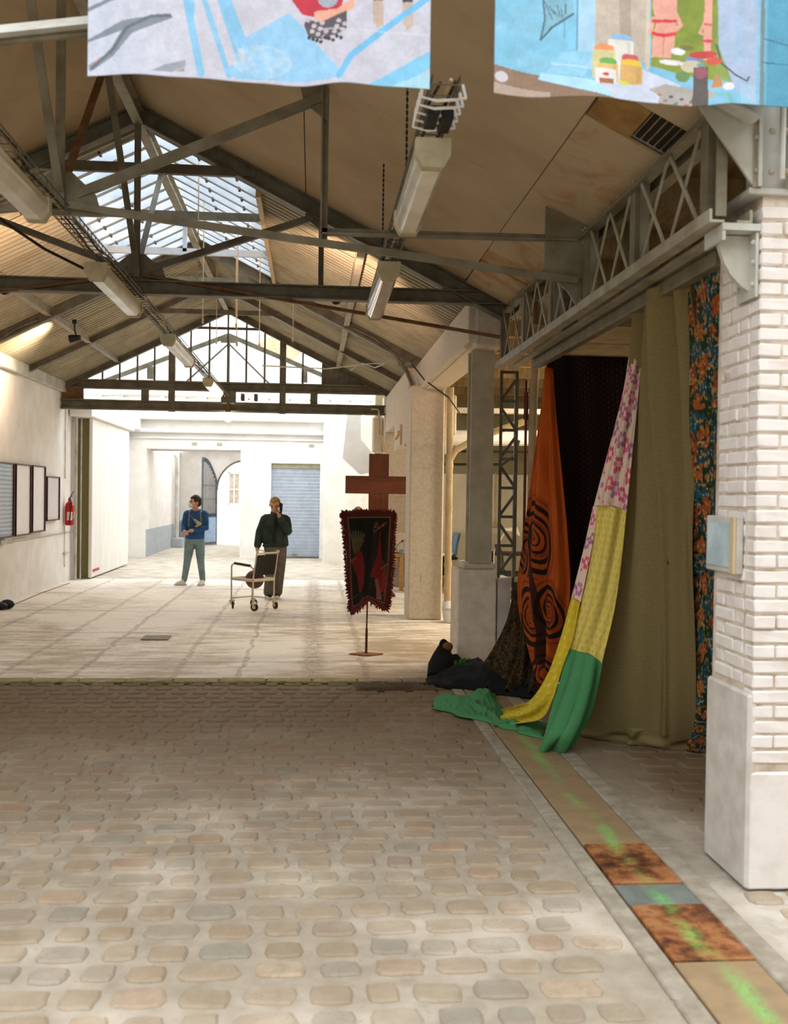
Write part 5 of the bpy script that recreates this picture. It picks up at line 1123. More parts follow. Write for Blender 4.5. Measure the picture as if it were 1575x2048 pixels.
S5_ = [[(1.813, 6.910, 0.710), (1.906, 6.790, 0.701), (2.009, 6.750, 0.638)], [(1.752, 6.920, 0.489), (1.854, 6.740, 0.488), (1.999, 6.800, 0.441)], [(1.691, 6.950, 0.270), (1.789, 6.720, 0.285), (1.969, 6.860, 0.253)], [(1.629, 6.920, 0.099), (1.717, 6.700, 0.135), (1.904, 6.900, 0.110)], [(1.575, 6.894, 0.000), (1.690, 6.823, 0.000), (1.838, 6.915, 0.000)]]
cloth('green_panel', S5_, M['cloth'], sp, 90, 140, lambda U, V: .035 * np.sin(U * 15 + V) * (.3 + V), gr_paint)
hump('green_heap', [(1.099, 8.649, -0.000), (1.644, 8.774, -0.000), (1.499, 7.524, 0.000), (1.027, 8.205, 0.000)], lambda U, V: .05 + .16 * np.exp(-((U - .78) / .16) ** 2 - ((V - .2) / .3) ** 2) + .09 * np.exp(-((U - .12) / .14) ** 2 - ((V - .3) / .3) ** 2), gr_paint, sp, 33)
hump('green_tail', [(1.454, 7.743, 0.000), (1.859, 7.684, 0.000), (1.713, 7.147, 0.000), (1.404, 7.575, 0.000)], lambda U, V: .03 + 0 * U, gr_paint, sp, 35, 90, 40, rough=.8)

# ---- tapestry on a stand, and the cross behind it
tb = thing('tapestry_stand', 'dark fringed tapestry banner on a thin rusty stand in the middle of the hall', 'banner', (.614, 11.05, 0))
M['rustpole'] = mat('rusty_pole', (96, 56, 34), (70, 40, 26), 20, .7)
q = MB(); c_, s_ = .16, .16; q.poly([(.614 - .19, 11.05, .004), (.614 + .02, 10.93, .004), (.614 + .19, 11.05, .004), (.614 - .02, 11.18, .004)], (0, 0, .012)); q.build('base_plate', M['rust'], tb)
q = MB(); q.tube([(.614, 11.06, .015), (.616, 11.06, .28), (.616, 11.06, .3), (.63, 11.07, 1.62)], [.014, .014, .009, .009], 8); q.tube([(.32, 11.1, 1.58), (.63, 11.075, 1.6), (.91, 11.1, 1.585)], .008, 6); q.build('pole', M['rustpole'], tb)
BR = [[(0.329, 11.100, 1.568), (0.477, 11.060, 1.577), (0.625, 11.030, 1.585), (0.771, 11.060, 1.586), (0.915, 11.120, 1.581)],
      [(0.367, 11.120, 1.279), (0.492, 11.060, 1.283), (0.623, 11.030, 1.286), (0.764, 11.070, 1.286), (0.904, 11.140, 1.295)],
      [(0.389, 11.160, 0.998), (0.502, 11.080, 1.005), (0.621, 11.030, 1.021), (0.758, 11.080, 1.018), (0.898, 11.160, 1.003)],
      [(0.415, 11.180, 0.717), (0.512, 11.100, 0.737), (0.614, 11.030, 0.788), (0.745, 11.090, 0.761), (0.881, 11.180, 0.720)],
      [(0.442, 11.200, 0.468), (0.522, 11.120, 0.511), (0.610, 11.030, 0.622), (0.738, 11.100, 0.559), (0.856, 11.180, 0.506)]]
def bp(U, V):
    c = Canvas(U, V, (24, 18, 14)); rd = (108, 22, 22)
    e = np.minimum(np.minimum(U * .55, (1 - U) * .55), np.minimum(V * 1.1, (1 - V) * 1.1)); c.put(e < .05, (78, 30, 28)); c.put((e > .05) & (e < .056), (120, 96, 66))
    for k in range(60): c.ell((k * .618) % 1, (k * .7548) % 1, .008, .004, (84, 74, 56), .7)
    # feathery hand, red figure at the left
    for k in range(6): c.line([(.20, .36), (.13 + k * .055, .20 - .02 * math.sin(k * .7))], .03, (86, 74, 46))
    c.poly([(.14, .30), (.30, .27), (.42, .25), (.30, .36), (.20, .40)], (80, 68, 40)); c.poly([(.28, .36), (.36, .38), (.42, .52), (.42, .72), (.36, .82), (.28, .80), (.24, .62), (.12, .46), (.2, .42)], rd); c.line([(.08, .48), (.24, .44)], .012, (120, 66, 58)); c.line([(.10, .44), (.16, .50)], .008, (120, 66, 58)); c.line([(.14, .86), (.36, .80)], .006, (104, 84, 60))
    # tapering red tower and pale figure at the right
    c.poly([(.71, .24), (.74, .24), (.78, .50), (.86, .60), (.90, .78), (.80, .82), (.66, .66), (.56, .66), (.62, .52), (.68, .42)], rd); c.line([(.725, .18), (.725, .30)], .012, rd); c.poly([(.66, .68), (.72, .66), (.78, .80), (.82, .92), (.70, .94), (.70, .80)], (132, 74, 70)); c.line([(.88, .64), (.92, .70), (.86, .88)], .012, (126, 70, 66)); c.line([(.76, .56), (.90, .50)], .01, (140, 80, 76)); c.line([(.80, .48), (.86, .58)], .008, (140, 80, 76))
    # signature
    w_ = (128, 84, 60)
    for s in ([(.585, .175), (.62, .105), (.66, .10), (.67, .115), (.64, .135), (.60, .14)], [(.69, .135), (.675, .15), (.69, .155), (.705, .135), (.71, .15)], [(.725, .15), (.74, .12), (.755, .125)], [(.765, .14), (.775, .115)], [(.80, .10), (.785, .11), (.80, .12), (.785, .13)], [(.60, .185), (.84, .095)]): c.line(s, .010, w_, .9)
    return c.c
cloth('tapestry', BR, M['cloth'], tb, 130, 240, lambda U, V: .008 * np.sin(U * 19 + V * 3), bp, .006)
q = MB(); top, lf, rg, bt = [r for r in BR[0]], [r[0] for r in BR], [r[-1] for r in BR], [r for r in BR[-1]]
def fringe(P, n, d, l):
    pts = cr(np.array(P), np.linspace(0, 1, n))
    for p in pts:
        dd = Vector(d) + Vector((R.gauss(0, .35), R.gauss(0, .3), R.gauss(0, .3))); e = Vector(p) + dd.normalized() * l * (.6 + .7 * R.random())
        m_ = Vector(p).lerp(e, .5) + Vector((R.gauss(0, .004), -.006, R.gauss(0, .004))); q.tube([tuple(p), m_, e], [.008, .009, .004], 5)
fringe(top, 70, (0, -.2, .8), .035); fringe(bt, 70, (0, 0, -1), .05); fringe(lf, 95, (-1, 0, -.4), .035); fringe(rg, 95, (1, 0, -.4), .035)
q.build('fringe', mat('dark_red_wool', (112, 38, 34), (84, 26, 26), 40, .95), tb)
q = MB(); M['crosswood'] = mat('red_brown_wood', (104, 52, 24), (84, 40, 18), 3, .45, sc=(9, 9, 1)); M['crosswood2'] = mat('red_brown_wood_level', (104, 52, 24), (84, 40, 18), 3, .45, sc=(1, 9, 9))
cx = thing('wooden_cross', 'large red brown wooden cross standing behind the tapestry banner', 'cross', (1.15, 17.5, 0))
q.box(.975, 1.322, 17.46, 17.54, 0, 2.49, .004); q.build('upright', M['crosswood'], cx)
q = MB(); q.box(.568, 1.735, 17.45, 17.55, 1.79, 2.10, .004); q.build('crossbar', M['crosswood2'], cx)
q = MB(); q.box(.85, 1.45, 17.3, 17.7, 0, .05, .004); q.build('foot', M['crosswood2'], cx)
# ================================================================ people
def loft(mb, secs, n=20):
    """closed body through ellipses (x, y, z, rx, ry)"""
    vs = []; fs = []
    for x, y, z, rx, ry in secs:
        for k in range(n): a = 2 * PI * k / n; vs.append((x + rx * math.cos(a), y + ry * math.sin(a), z))
    m = len(secs)
    for i in range(m - 1):
        for k in range(n): fs.append((i * n + k, i * n + (k + 1) % n, (i + 1) * n + (k + 1) % n, (i + 1) * n + k))
    fs += [tuple(range(n))[::-1], tuple(range((m - 1) * n, m * n))]; mb.add(vs, fs)
def limb(mb, pts, rad, n=12):
    pts = [Vector(p) for p in pts]; d0 = (pts[0] - pts[1]).normalized(); d1 = (pts[-1] - pts[-2]).normalized()
    P = [pts[0] + d0 * rad[0] * .7] + pts + [pts[-1] + d1 * rad[-1] * .7]; mb.tube(P, [rad[0] * .6] + list(rad) + [rad[-1] * .6], n)
def fuse(name, mb, m, parent, voxel=.01, it=4):
    """join overlapping shapes into one continuous skin"""
    me = mb.mesh(name, m, org(parent)); o = bpy.data.objects.new('fuse', me); COL.objects.link(o)
    r = o.modifiers.new('r', 'REMESH'); r.mode = 'VOXEL'; r.voxel_size = voxel
    s = o.modifiers.new('s', 'SMOOTH'); s.factor = .5; s.iterations = it
    dg = bpy.context.evaluated_depsgraph_get(); new = bpy.data.meshes.new_from_object(o.evaluated_get(dg)); bpy.data.objects.remove(o)
    new.name = name; new.materials.clear(); new.materials.append(m); new.polygons.foreach_set('use_smooth', [True] * len(new.polygons)); return link(name, new, parent)
def hand(mb, wrist, d, palm, curl=.5, side=1, s=1.0):
    """palm, four bent fingers of unequal length and a thumb; d along the hand, palm = palm normal"""
    w_, d, pn = Vector(wrist), Vector(d).normalized(), Vector(palm).normalized(); a = d.cross(pn).normalized()
    mb.tube([w_ - d * .02, w_ + d * .02, w_ + d * .075 * s, w_ + d * .09 * s], [.024, .03 * s, .034 * s, .026 * s], 10)
    for i, L in enumerate((.068, .078, .072, .056)):
        o = (i - 1.5) * .019 * s; p0 = w_ + d * .082 * s + a * o; L *= s
        d1 = (d + pn * curl * .6).normalized(); p1 = p0 + d1 * L * .42; d2 = (d + pn * curl * 1.6).normalized(); p2 = p1 + d2 * L * .33; d3 = (d + pn * curl * 2.8).normalized(); p3 = p2 + d3 * L * .25
        mb.tube([p0, p1, p2, p3], [.0098 * s, .0092 * s, .0085 * s, .007 * s], 8)
    t0_ = w_ + d * .025 * s + a * side * -.028 * s; td = (d * .7 - a * side * .75 + pn * .35).normalized(); t1 = t0_ + td * .035 * s; t2 = t1 + (td + d * .5).normalized() * .028 * s
    mb.tube([t0_, t1, t2], [.0125 * s, .011 * s, .0085 * s], 8)
def head(mb, c, f, s=1.0):
    """skull, jaw, brow, nose, lips, ears; f is where the face points"""
    c, f = Vector(c), Vector(f).normalized(); r = f.cross(Vector((0, 0, 1))).normalized(); u = r.cross(f).normalized()
    def B(du, df, dr, rad, sx=1, sz=1): p = c + u * du * s + f * df * s + r * dr * s; mb.ball(p, rad * s, 12, sx, sx, sz)
    B(.025, -.01, 0, .092, 1, 1.08); B(.03, .025, 0, .078, .96, 1.0); B(-.03, .035, 0, .066, .95, 1.1); B(-.078, .05, 0, .042, 1.0, .8); B(.022, .092, 0, .022, 1.6, .6)
    for k in (-1, 1): B(.005, -.005, k * .088, .024, .7, 1.3); B(-.02, .07, k * .036, .026)
    p, q_ = c + (u * .02 + f * .093) * s, c + (u * -.022 + f * .122) * s; mb.tube([p, q_, q_ - f * .02 * s], [.009 * s, .015 * s, .012 * s], 8); B(-.05, .096, 0, .016, 1.3, .55)
    return r, u
def eyes(c, f, parent, s=1.0):
    c, f = Vector(c), Vector(f).normalized(); r = f.cross(Vector((0, 0, 1))).normalized(); u = r.cross(f).normalized()
    q = MB()
    for k in (-1, 1): q.ball(c + (u * .006 + f * .095 + r * k * .034) * s, .011 * s, 8)
    q.build('eyes', M['black'], parent)
    q = MB()
    for k in (-1, 1): q.tube([c + (u * .028 + f * .100 + r * k * .018) * s, c + (u * .032 + f * .096 + r * k * .04) * s, c + (u * .024 + f * .08 + r * k * .058) * s], .006 * s, 6)
    return q
def hair(c, f, m, parent, s=1.0, bob=False, short=False):
    c, f = Vector(c), Vector(f).normalized(); r = f.cross(Vector((0, 0, 1))).normalized(); u = r.cross(f).normalized(); q = MB()
    q.ball(c + (u * .045 - f * .022) * s, .10 * s, 14, .98, .98, .98); q.ball(c + (u * .085 + f * .03) * s, .06 * s, 12, 1.15, 1.15, .7); q.ball(c + (u * -.005 - f * .05) * s, .075 * s, 12)
    if not short:
        for k in (-1, 1): q.ball(c + (u * .03 + f * .01 + r * k * .07) * s, .035 * s, 10)
    if bob: q.ball(c + (u * -.03 - f * .05) * s, .09 * s, 12, 1.1, 1.1, 1.4)
    for k in range(40):
        a, b = R.random() * 6.28, R.random() * .9; d = (u * math.cos(b) + (r * math.cos(a) + f * math.sin(a)) * math.sin(b)).normalized(); p = c + (u * .045 - f * .015) * s + d * .092 * s; q.tube([p, p + (d * .016 + f * .01) * s], [.012 * s, .004 * s], 5)
    return fuse('hair', q, m, parent, .008, 1)
def shoe(mb, heel, toe, w_=.045):
    h, t = Vector(heel), Vector(toe); d = (t - h).normalized(); z = Vector((0, 0, 1))
    mb.tube([h - d * .02 + z * .045, h + d * .03 + z * .05, h + d * .11 + z * .045, t - d * .05 + z * .035, t + z * .028], [.03, .047, .045, .042, .022], 12)
    mb.tube([h + d * .02 + z * .05, h + d * .03 + z * .11], [.045, .043], 12)
def sole(mb, heel, toe):
    h, t = Vector(heel), Vector(toe); d = (t - h).normalized(); a = d.cross(Vector((0, 0, 1)))
    pr = [h - d * .045 + a * .02, h + a * .042, h + d * .12 + a * .043, t - d * .03 + a * .045, t + d * .022 + a * .015, t + d * .022 - a * .015, t - d * .03 - a * .045, h + d * .12 - a * .043, h - a * .042, h - d * .045 - a * .02]
    mb.poly([(p.x, p.y, 0.003) for p in pr], (0, 0, .024))
def figure(t, o, J, sex=1.0, face=(0, -1, 0)):
    """the continuous body under the clothes"""
    V_ = lambda k: Vector(o) + Vector(J[k]); q = MB()
    head(q, V_('head'), face); limb(q, [V_('neck'), V_('head') + Vector((0, 0, -.05))], [.055, .05])
    x, y = o[0], o[1]
    loft(q, [(x + J['pel'][0], y + J['pel'][1], J['pel'][2] - .08, .13, .09), (x + J['pel'][0], y + J['pel'][1], J['pel'][2] + .03, .16, .105), (x + J['chest'][0] * .5, y + J['chest'][1] * .5, J['pel'][2] + .2, .14, .095), (x + J['chest'][0], y + J['chest'][1], J['chest'][2], .165, .11), (x + J['neck'][0], y + J['neck'][1], J['neck'][2] - .05, .12, .075), (x + J['neck'][0], y + J['neck'][1], J['neck'][2], .06, .055)])
    for s in 'lr':
        limb(q, [V_('sh' + s), V_('el' + s), V_('wr' + s)], [.055, .042, .03]); limb(q, [V_('hp' + s), V_('kn' + s), V_('an' + s)], [.085, .056, .04]); limb(q, [V_('neck') + Vector((0, 0, -.06)), V_('sh' + s)], [.06, .055])
        an = V_('an' + s); td = Vector(J['toe' + s]) - Vector(J['an' + s]); td.z = 0; limb(q, [(an.x, an.y, .05), (an.x + td.x * .8, an.y + td.y * .8, .035)], [.038, .03]); limb(q, [an, (an.x, an.y, .05)], [.038, .036])
        hand(q, V_('wr' + s), J['hd' + s], J['pn' + s], J['cu' + s], J['ts' + s])
    return fuse('body', q, M['skin'], t, .0075, 3)
def jacket(t, o, J, m, hem, rt=.20, rw=.20, sl=.068, cuff=.052, name='jacket'):
    V_ = lambda k: Vector(o) + Vector(J[k]); q = MB(); x, y = o[0], o[1]; ch = J['chest']; nk = J['neck']
    loft(q, [(x + J['pel'][0], y + J['pel'][1], hem, rw, rw * .66), (x + J['pel'][0], y + J['pel'][1], hem + .05, rw * 1.02, rw * .68), (x + ch[0] * .5, y + ch[1] * .5, hem + .22, rw * .98, rw * .66), (x + ch[0], y + ch[1], ch[2], rt, rt * .68), (x + nk[0], y + nk[1], nk[2] - .07, rt * .82, rt * .5), (x + nk[0], y + nk[1], nk[2] - .015, .085, .08)])
    for s in 'lr':
        w_, e = V_('wr' + s), V_('el' + s); w2 = e.lerp(w_, .96); limb(q, [V_('sh' + s), V_('sh' + s).lerp(e, .5), e, w2], [sl * 1.08, sl, sl * .95, cuff]); limb(q, [V_('neck') + Vector((0, 0, -.08)), V_('sh' + s)], [.07, sl * 1.05])
    b = fuse(name, q, m, t, .011, 4)
    q = MB(); c = V_('neck') + Vector((0, .01, -.01)); n = 16
    ring = [(c.x + .078 * math.cos(a), c.y + .07 * math.sin(a), c.z + (.012 if math.sin(a) > 0 else -.01)) for a in [-PI / 2 + .35 + k * (2 * PI - .7) / n for k in range(n + 1)]]
    q.tube(ring, .02, 8); q.build('collar', m, t, True); return b
def trousers(t, o, J, m, top, r=(.105, .08, .066), w_=.165):
    V_ = lambda k: Vector(o) + Vector(J[k]); q = MB(); x, y = o[0] + J['pel'][0], o[1] + J['pel'][1]
    loft(q, [(x, y, J['pel'][2] - .12, .12, .10), (x, y, J['pel'][2] - .02, w_, .118), (x, y, top, w_ * .93, .108)])
    for s in 'lr': limb(q, [V_('hp' + s), V_('hp' + s).lerp(V_('kn' + s), .5), V_('kn' + s), V_('kn' + s).lerp(V_('an' + s), .5), V_('an' + s) + Vector((0, 0, .0))], [r[0], (r[0] + r[1]) / 2 + .006, r[1], (r[1] + r[2]) / 2, r[2]])
    return fuse('trousers', q, m, t, .010, 4)

# man in blue jacket
o1 = (-2.225, 19.3, 0)
m1 = thing('person', 'person in blue jacket, pale jeans and white mask with hands together, looking left', 'person', o1)
J1 = dict(head=(.0, 0, 1.575), neck=(.01, .02, 1.43), chest=(.01, .01, 1.24), pel=(.0, .0, .90), shl=(-.155, .0, 1.365), shr=(.175, .02, 1.365), ell=(-.205, -.03, 1.115), elr=(.215, -.01, 1.10), wrl=(-.19, -.19, 1.045), wrr=(.005, -.19, 1.055),
          hpl=(-.085, 0, .87), hpr=(.085, 0, .87), knl=(-.135, -.03, .46), knr=(.115, -.03, .46), anl=(-.195, .0, .09), anr=(.155, .0, .09), toel=(-.345, -.10, 0), toer=(.10, -.19, 0),
          hdl=(.35, -.45, -.25), hdr=(-.85, -.2, -.1), pnl=(.7, 0, -.5), pnr=(.1, .3, -.8), cul=.55, cur=.55, tsl=1, tsr=-1)
f1 = (-.93, -.36, .03)
figure(m1, o1, J1, face=f1)
M['blue'] = mat('blue_cotton', (44, 88, 138), (34, 72, 118), 9, .85, 0, .2); M['jeans'] = mat('faded_denim', (126, 148, 152), (104, 126, 134), 8, .85, 0, .2)
jacket(m1, o1, J1, M['blue'], .87, .19, .178, .064, .046); trousers(m1, o1, J1, M['jeans'], .93, (.10, .072, .055))
h1 = Vector(o1) + Vector(J1['head']); eyes(h1, f1, m1).build('eyebrows', M['black'], m1)
hair(h1, f1, mat('dark_brown_hair', (46, 34, 26), (30, 22, 18), 40, .6), m1)
q = MB(); fv = Vector(f1).normalized(); q.ball(h1 + fv * .082 + Vector((0, 0, -.045)), .056, 12, 1.0, .95, 1.05); r_ = fv.cross(Vector((0, 0, 1)))
for k in (-1, 1): q.tube([h1 + fv * .08 + r_ * k * .05 + Vector((0, 0, -.03)), h1 + r_ * k * .088 + Vector((0, 0, .01))], .006, 5)
q.build('face_mask', mat('white_mask', (236, 236, 232), None, 9, .8), m1, True)
for s in 'lr':
    a, b = Vector(o1) + Vector(J1['an' + s]), Vector(o1) + Vector(J1['toe' + s]); a.z = b.z = 0
    q = MB(); shoe(q, a, b); sh_ = fuse('shoe', q, mat('white_sneaker', (232, 228, 220), (214, 208, 198), 10, .7), m1, .009, 3); q = MB(); sole(q, a, b); q.build('sole', M['plinth'], sh_)
q = MB(); q.tube([(-2.225 + .03, 19.3 - .145, 1.12), (-2.225 + .10, 19.3 - .165, 1.17), (-2.225 - .0, 19.3 - .17, 1.26)], [.035, .05, .02], 10); q.build('waist_bag', mat('khaki_pouch', (176, 170, 128), (150, 144, 104), 12, .8), m1, True)
M['strap'] = mat('grey_strap', (112, 122, 122), None, 12, .8)
for x in (-.10, .12):
    q = MB(); q.tube([(-2.225 + x, 19.3 - .135, 1.12), (-2.225 + x, 19.3 - .15, 1.25), (-2.225 + x * .95, 19.3 - .11, 1.385), (-2.225 + x * .9, 19.3 + .03, 1.44), (-2.225 + x * .9, 19.3 + .15, 1.36)], .016, 6); q.build('backpack_strap', M['strap'], m1)
q = MB(); q.box(-2.225 - .13, -2.225 + .19, 19.41, 19.54, 1.0, 1.38, .04); q.build('backpack', M['strap'], m1, True)
q = MB(); q.tube([(-2.225 - .10, 19.3 - .13, 1.36), (-2.225 + .02, 19.3 - .155, 1.22), (-2.225 + .16, 19.3 - .1, 1.03)], .01, 6); q.build('pouch_strap', M['strap'], m1)

# man with the phone
o2 = (-.63, 17.0, 0)
m2 = thing('person', 'person in boxy dark green jacket and taupe trousers, head bowed, talking on a phone', 'person', o2)
J2 = dict(head=(.0, -.05, 1.575), neck=(.02, .0, 1.45), chest=(.01, 0, 1.24), pel=(.02, .0, .90), shl=(-.165, .0, 1.345), shr=(.185, .0, 1.34), ell=(-.255, .02, 1.12), elr=(.245, -.10, 1.12), wrl=(-.285, -.04, .88), wrr=(.095, -.20, 1.345),
          hpl=(-.07, 0, .87), hpr=(.10, 0, .87), knl=(-.055, -.10, .47), knr=(.085, -.01, .47), anl=(-.085, -.09, .09), anr=(.05, .0, .09), toel=(-.11, -.29, 0), toer=(.06, -.2, 0),
          hdl=(.02, -.08, -1), hdr=(-.3, .25, .9), pnl=(.9, -.2, 0), pnr=(-.75, .2, -.2), cul=.5, cur=.45, tsl=-1, tsr=1)
f2 = (-.12, -.93, -.34)
figure(m2, o2, J2, face=f2)
M['green_j'] = mat('dark_green_twill', (50, 64, 58), (38, 50, 46), 9, .85, 0, .2); M['taupe'] = mat('taupe_wool', (112, 102, 92), (94, 84, 76), 9, .9, 0, .15)
jacket(m2, o2, J2, M['green_j'], .88, .205, .212, .072, .064); trousers(m2, o2, J2, M['taupe'], .94, (.11, .095, .09), .17)
h2 = Vector(o2) + Vector(J2['head']); eyes(h2, f2, m2).build('eyebrows', mat('fair_brow', (120, 90, 60), None, 9, .8), m2)
hair(h2, f2, mat('short_blond_hair', (170, 140, 84), (134, 108, 64), 50, .7), m2, .95, short=True)
for s in 'lr':
    a, b = Vector(o2) + Vector(J2['an' + s]), Vector(o2) + Vector(J2['toe' + s]); a.z = b.z = 0
    q = MB(); shoe(q, a, b); sh_ = fuse('shoe', q, mat('grey_sneaker', (66, 62, 58), (50, 46, 44), 10, .8), m2, .009, 3)
    q = MB(); sole(q, a, b); d = (b - a).normalized(); q.ball((b.x - d.x * .01, b.y - d.y * .01, .035), .04, 10, 1, 1, .7); q.build('white_toe_cap', M['white'], sh_, True)
q = MB(); q.bar(h2 + Vector((.10, -.07, -.10)), h2 + Vector((.105, -.02, .035)), .012, .065, (.6, .8, 0)); q.build('phone', M['black'], m2)
q = MB(); q.box(-.645, -.60, 16.835, 16.86, .95, 1.36, .008); q.build('dark_shirt_front', M['black'], m2)
for x in (-.78, -.50):
    q = MB(); q.box(x - .055, x + .055, 16.845, 16.875, 1.2, 1.25, .006); q.build('pocket_flap', M['green_j'], m2)
q = MB(); q.box(-.83, -.42, 16.862, 17.13, .87, .92, .02); q.build('waistband', M['green_j'], m2)

# somebody behind the tapestry: only the top of the hair shows
o3 = ((0.749, 16.200, 1.361)[0], 16.2, 0)
m3 = thing('person', 'person standing behind the tapestry banner, only light brown hair showing above it', 'person', o3)
dz = .145
J3 = {k: ((v[0] * .95, v[1], v[2] - dz) if k[:2] in ('he', 'ne', 'ch', 'sh', 'el', 'wr') else v) for k, v in J1.items() if k[:2] not in ('hd', 'pn', 'cu', 'ts', 'to')}
for k in ('hd', 'pn', 'cu', 'ts', 'toe'):
    for s in 'lr': J3[k + s] = J1[k + s]
J3.update(anl=(-.09, 0, .09), anr=(.10, 0, .09), knl=(-.09, -.01, .45), knr=(.10, -.01, .45), toel=(-.10, -.2, 0), toer=(.12, -.2, 0))
f3 = (.5, .86, 0)
figure(m3, o3, J3, face=f3); M['grey_w'] = mat('grey_knit', (110, 106, 104), None, 14, .9)
jacket(m3, o3, J3, M['grey_w'], .80, .18, .17, .06, .045, 'jumper'); trousers(m3, o3, J3, M['black'], .90)
h3 = Vector(o3) + Vector(J3['head']); hair(h3, f3, mat('light_brown_hair', (190, 148, 96), (120, 86, 52), 40, .7), m3, 1.0, True)
for s in 'lr':
    a, b = Vector(o3) + Vector(J3['an' + s]), Vector(o3) + Vector(J3['toe' + s]); a.z = b.z = 0
    q = MB(); shoe(q, a, b); fuse('shoe', q, M['black'], m3, .009, 3)

# ================================================================ wheeled chair with a ball
wc = thing('wheeled_chair', 'cream tubular wheeled chair with black back panel, standing before the person on the phone', 'chair', (-.9, 15.43, 0))
M['cream'] = mat('cream_enamel', (206, 198, 172), (186, 176, 148), 8, .4)
C_, L_, R__, D_ = Vector((-.873, 15.10, 0)), Vector((-1.222, 15.45, 0)), Vector((-.573, 15.41, 0)), Vector((-.922, 15.76, 0))
up = lambda p, z, d=(0, 0): (p.x + d[0], p.y + d[1], z)
for nm, p, zt in (('leg', L_, .66), ('leg', D_, .46), ('leg', C_, .50), ('leg', R__, .50)):
    q = MB(); q.tube([up(p, .13), up(p, zt)], .0125, 10); q.build(nm, M['cream'], wc)
for p, a in ((C_, .4), (L_, 1.2), (R__, .9), (D_, 2.0)):
    c = Vector((p.x + .025, p.y - .02, .062)); d = Vector((math.cos(a + .3), -math.sin(a + .3) * .6, 0)).normalized(); ca = thing_part = None
    q = MB(); ax_ = d.cross(Vector((0, 0, 1))); q.tube([c - ax_ * .014, c + ax_ * .014], .058, 20); cs = q.build('caster', M['black'], wc)
    q = MB(); q.tube([c - ax_ * .018, c + ax_ * .018], .03, 16); q.build('hub', M['steel_l'], cs)
    q = MB(); q.box(c.x - .03, c.x + .03, c.y - .03, c.y + .03, .10, .14, .01); q.bar(c + ax_ * .022, (p.x + ax_.x * .022, p.y + ax_.y * .022, .13), .006, .03); q.bar(c - ax_ * .022, (p.x - ax_.x * .022, p.y - ax_.y * .022, .13), .006, .03); q.build('fork', M['cream'], cs)
q = MB()
for a, b in ((L_, C_), (C_, R__), (R__, D_), (D_, L_)): q.tube([up(a, .46), up(b, .46)], .024, 12)
q.build('seat_frame', M['cream'], wc, True)
q = MB(); q.tube([up(L_, .16), up(D_, .16)], .011, 8); q.tube([up(D_, .16), up(R__, .16)], .011, 8); q.build('lower_rail', M['cream'], wc)
bl_ = (.055, -.06)
for p in (C_, R__):
    q = MB(); q.tube([up(p, .48), up(p, .62, (.02, -.022)), up(p, .88, bl_)], .0125, 10); q.build('back_post', M['cream'], wc)
q = MB(); q.tube([up(C_, .87, bl_), up(R__, .87, bl_)], .014, 10); e = Vector(up(C_, .87, bl_)); k = (R__ - C_) * .36
q.tube([e + Vector((0, 0, -.04)), e + Vector((0, -.02, .03)), e + k * .4 + Vector((0, -.03, .055)), e + k + Vector((0, -.02, .03)), e + k + Vector((0, 0, -.03))], .009, 8); q.ball(up(R__, .885, bl_), .028, 10); q.build('push_handle', M['cream'], wc)
q = MB(); a, b = C_.lerp(R__, .03), C_.lerp(R__, .97); n = 8
vs = []
for i in range(n + 1):
    f = i / n; p = a.lerp(b, f); sg = .03 * math.sin(PI * f)
    for z, d in ((.535, .15), (.845, .92)): vs.append((p.x + bl_[0] * d - sg * .68, p.y + bl_[1] * d + sg * .7 - .016, z)); 
q.add(vs, [(2 * i, 2 * i + 2, 2 * i + 3, 2 * i + 1) for i in range(n)]); bp_ = q.build('back_panel', M['black'], wc); s_ = bp_.modifiers.new('thickness', 'SOLIDIFY'); s_.thickness = .012; s_.offset = 0
q = MB(); q.tube([up(L_, .64), up(L_, .675, (.01, -.012)), up(L_.lerp(C_, .12), .69), up(L_.lerp(C_, .9), .665), up(C_, .63, (.01, -.01))], .0125, 8); q.build('arm_tube', M['cream'], wc)
q = MB(); q.tube([up(L_.lerp(C_, .14), .70), up(L_.lerp(C_, .86), .68)], .02, 10); q.build('arm_pad', mat('dark_arm_pad', (56, 38, 36), None, 8, .5), wc, True)
bc = ((C_ + L_ + R__ + D_) / 4); q = MB(); q.ball((bc.x + .03, bc.y - .02, .455), .145, 24)
whole('ball', q, mat('red_brown_leather', (104, 62, 56), (88, 48, 44), 10, .45, 0, .2), 'dull red brown ball resting in the open seat of the wheeled chair', 'ball', (bc.x + .03, bc.y - .02, .31), smooth=True)

# ================================================================ workspace in the aisle
q = MB(); q.box(2.2, 5.2, 19.35, 21.5, 0, .09); q.cur = 1; q.box(2.2, 5.2, 19.3, 19.35, 0, .10, .005)
whole('platform', q, [mat('green_grey_carpet', (150, 146, 110), (134, 130, 96), 12, .95), M['wood']], 'low platform with wooden edge under the blue office chair', 'platform', (3.6, 20.4, 0))
ds = thing('desk', 'pale wooden desk with thick square legs just left of the concrete pillar', 'desk', (2.1, 18.9, 0))
q = MB(); q.box(1.46, 2.35, 18.45, 19.3, .63, .665, .006); q.build('desktop', M['wood'], ds)
for x, y in ((1.66, 18.5), (2.28, 18.5), (1.52, 19.22), (2.28, 19.22)):
    q = MB(); q.box(x - .035, x + .035, y - .035, y + .035, 0, .63, .004); q.build('leg', M['wood'], ds)
q = MB(); q.box(1.5, 2.3, 18.52, 18.55, .53, .63); q.box(1.5, 1.53, 18.55, 19.2, .53, .63); q.build('apron', M['wood'], ds)
q = MB(); q.poly([(1.70, 18.9, .665), (1.80, 18.8, .665), (1.83, 18.8, .95), (1.73, 18.9, .95)], (.012, .012, 0)); q.box(1.7, 1.95, 18.62, 18.9, .665, .68, .004)
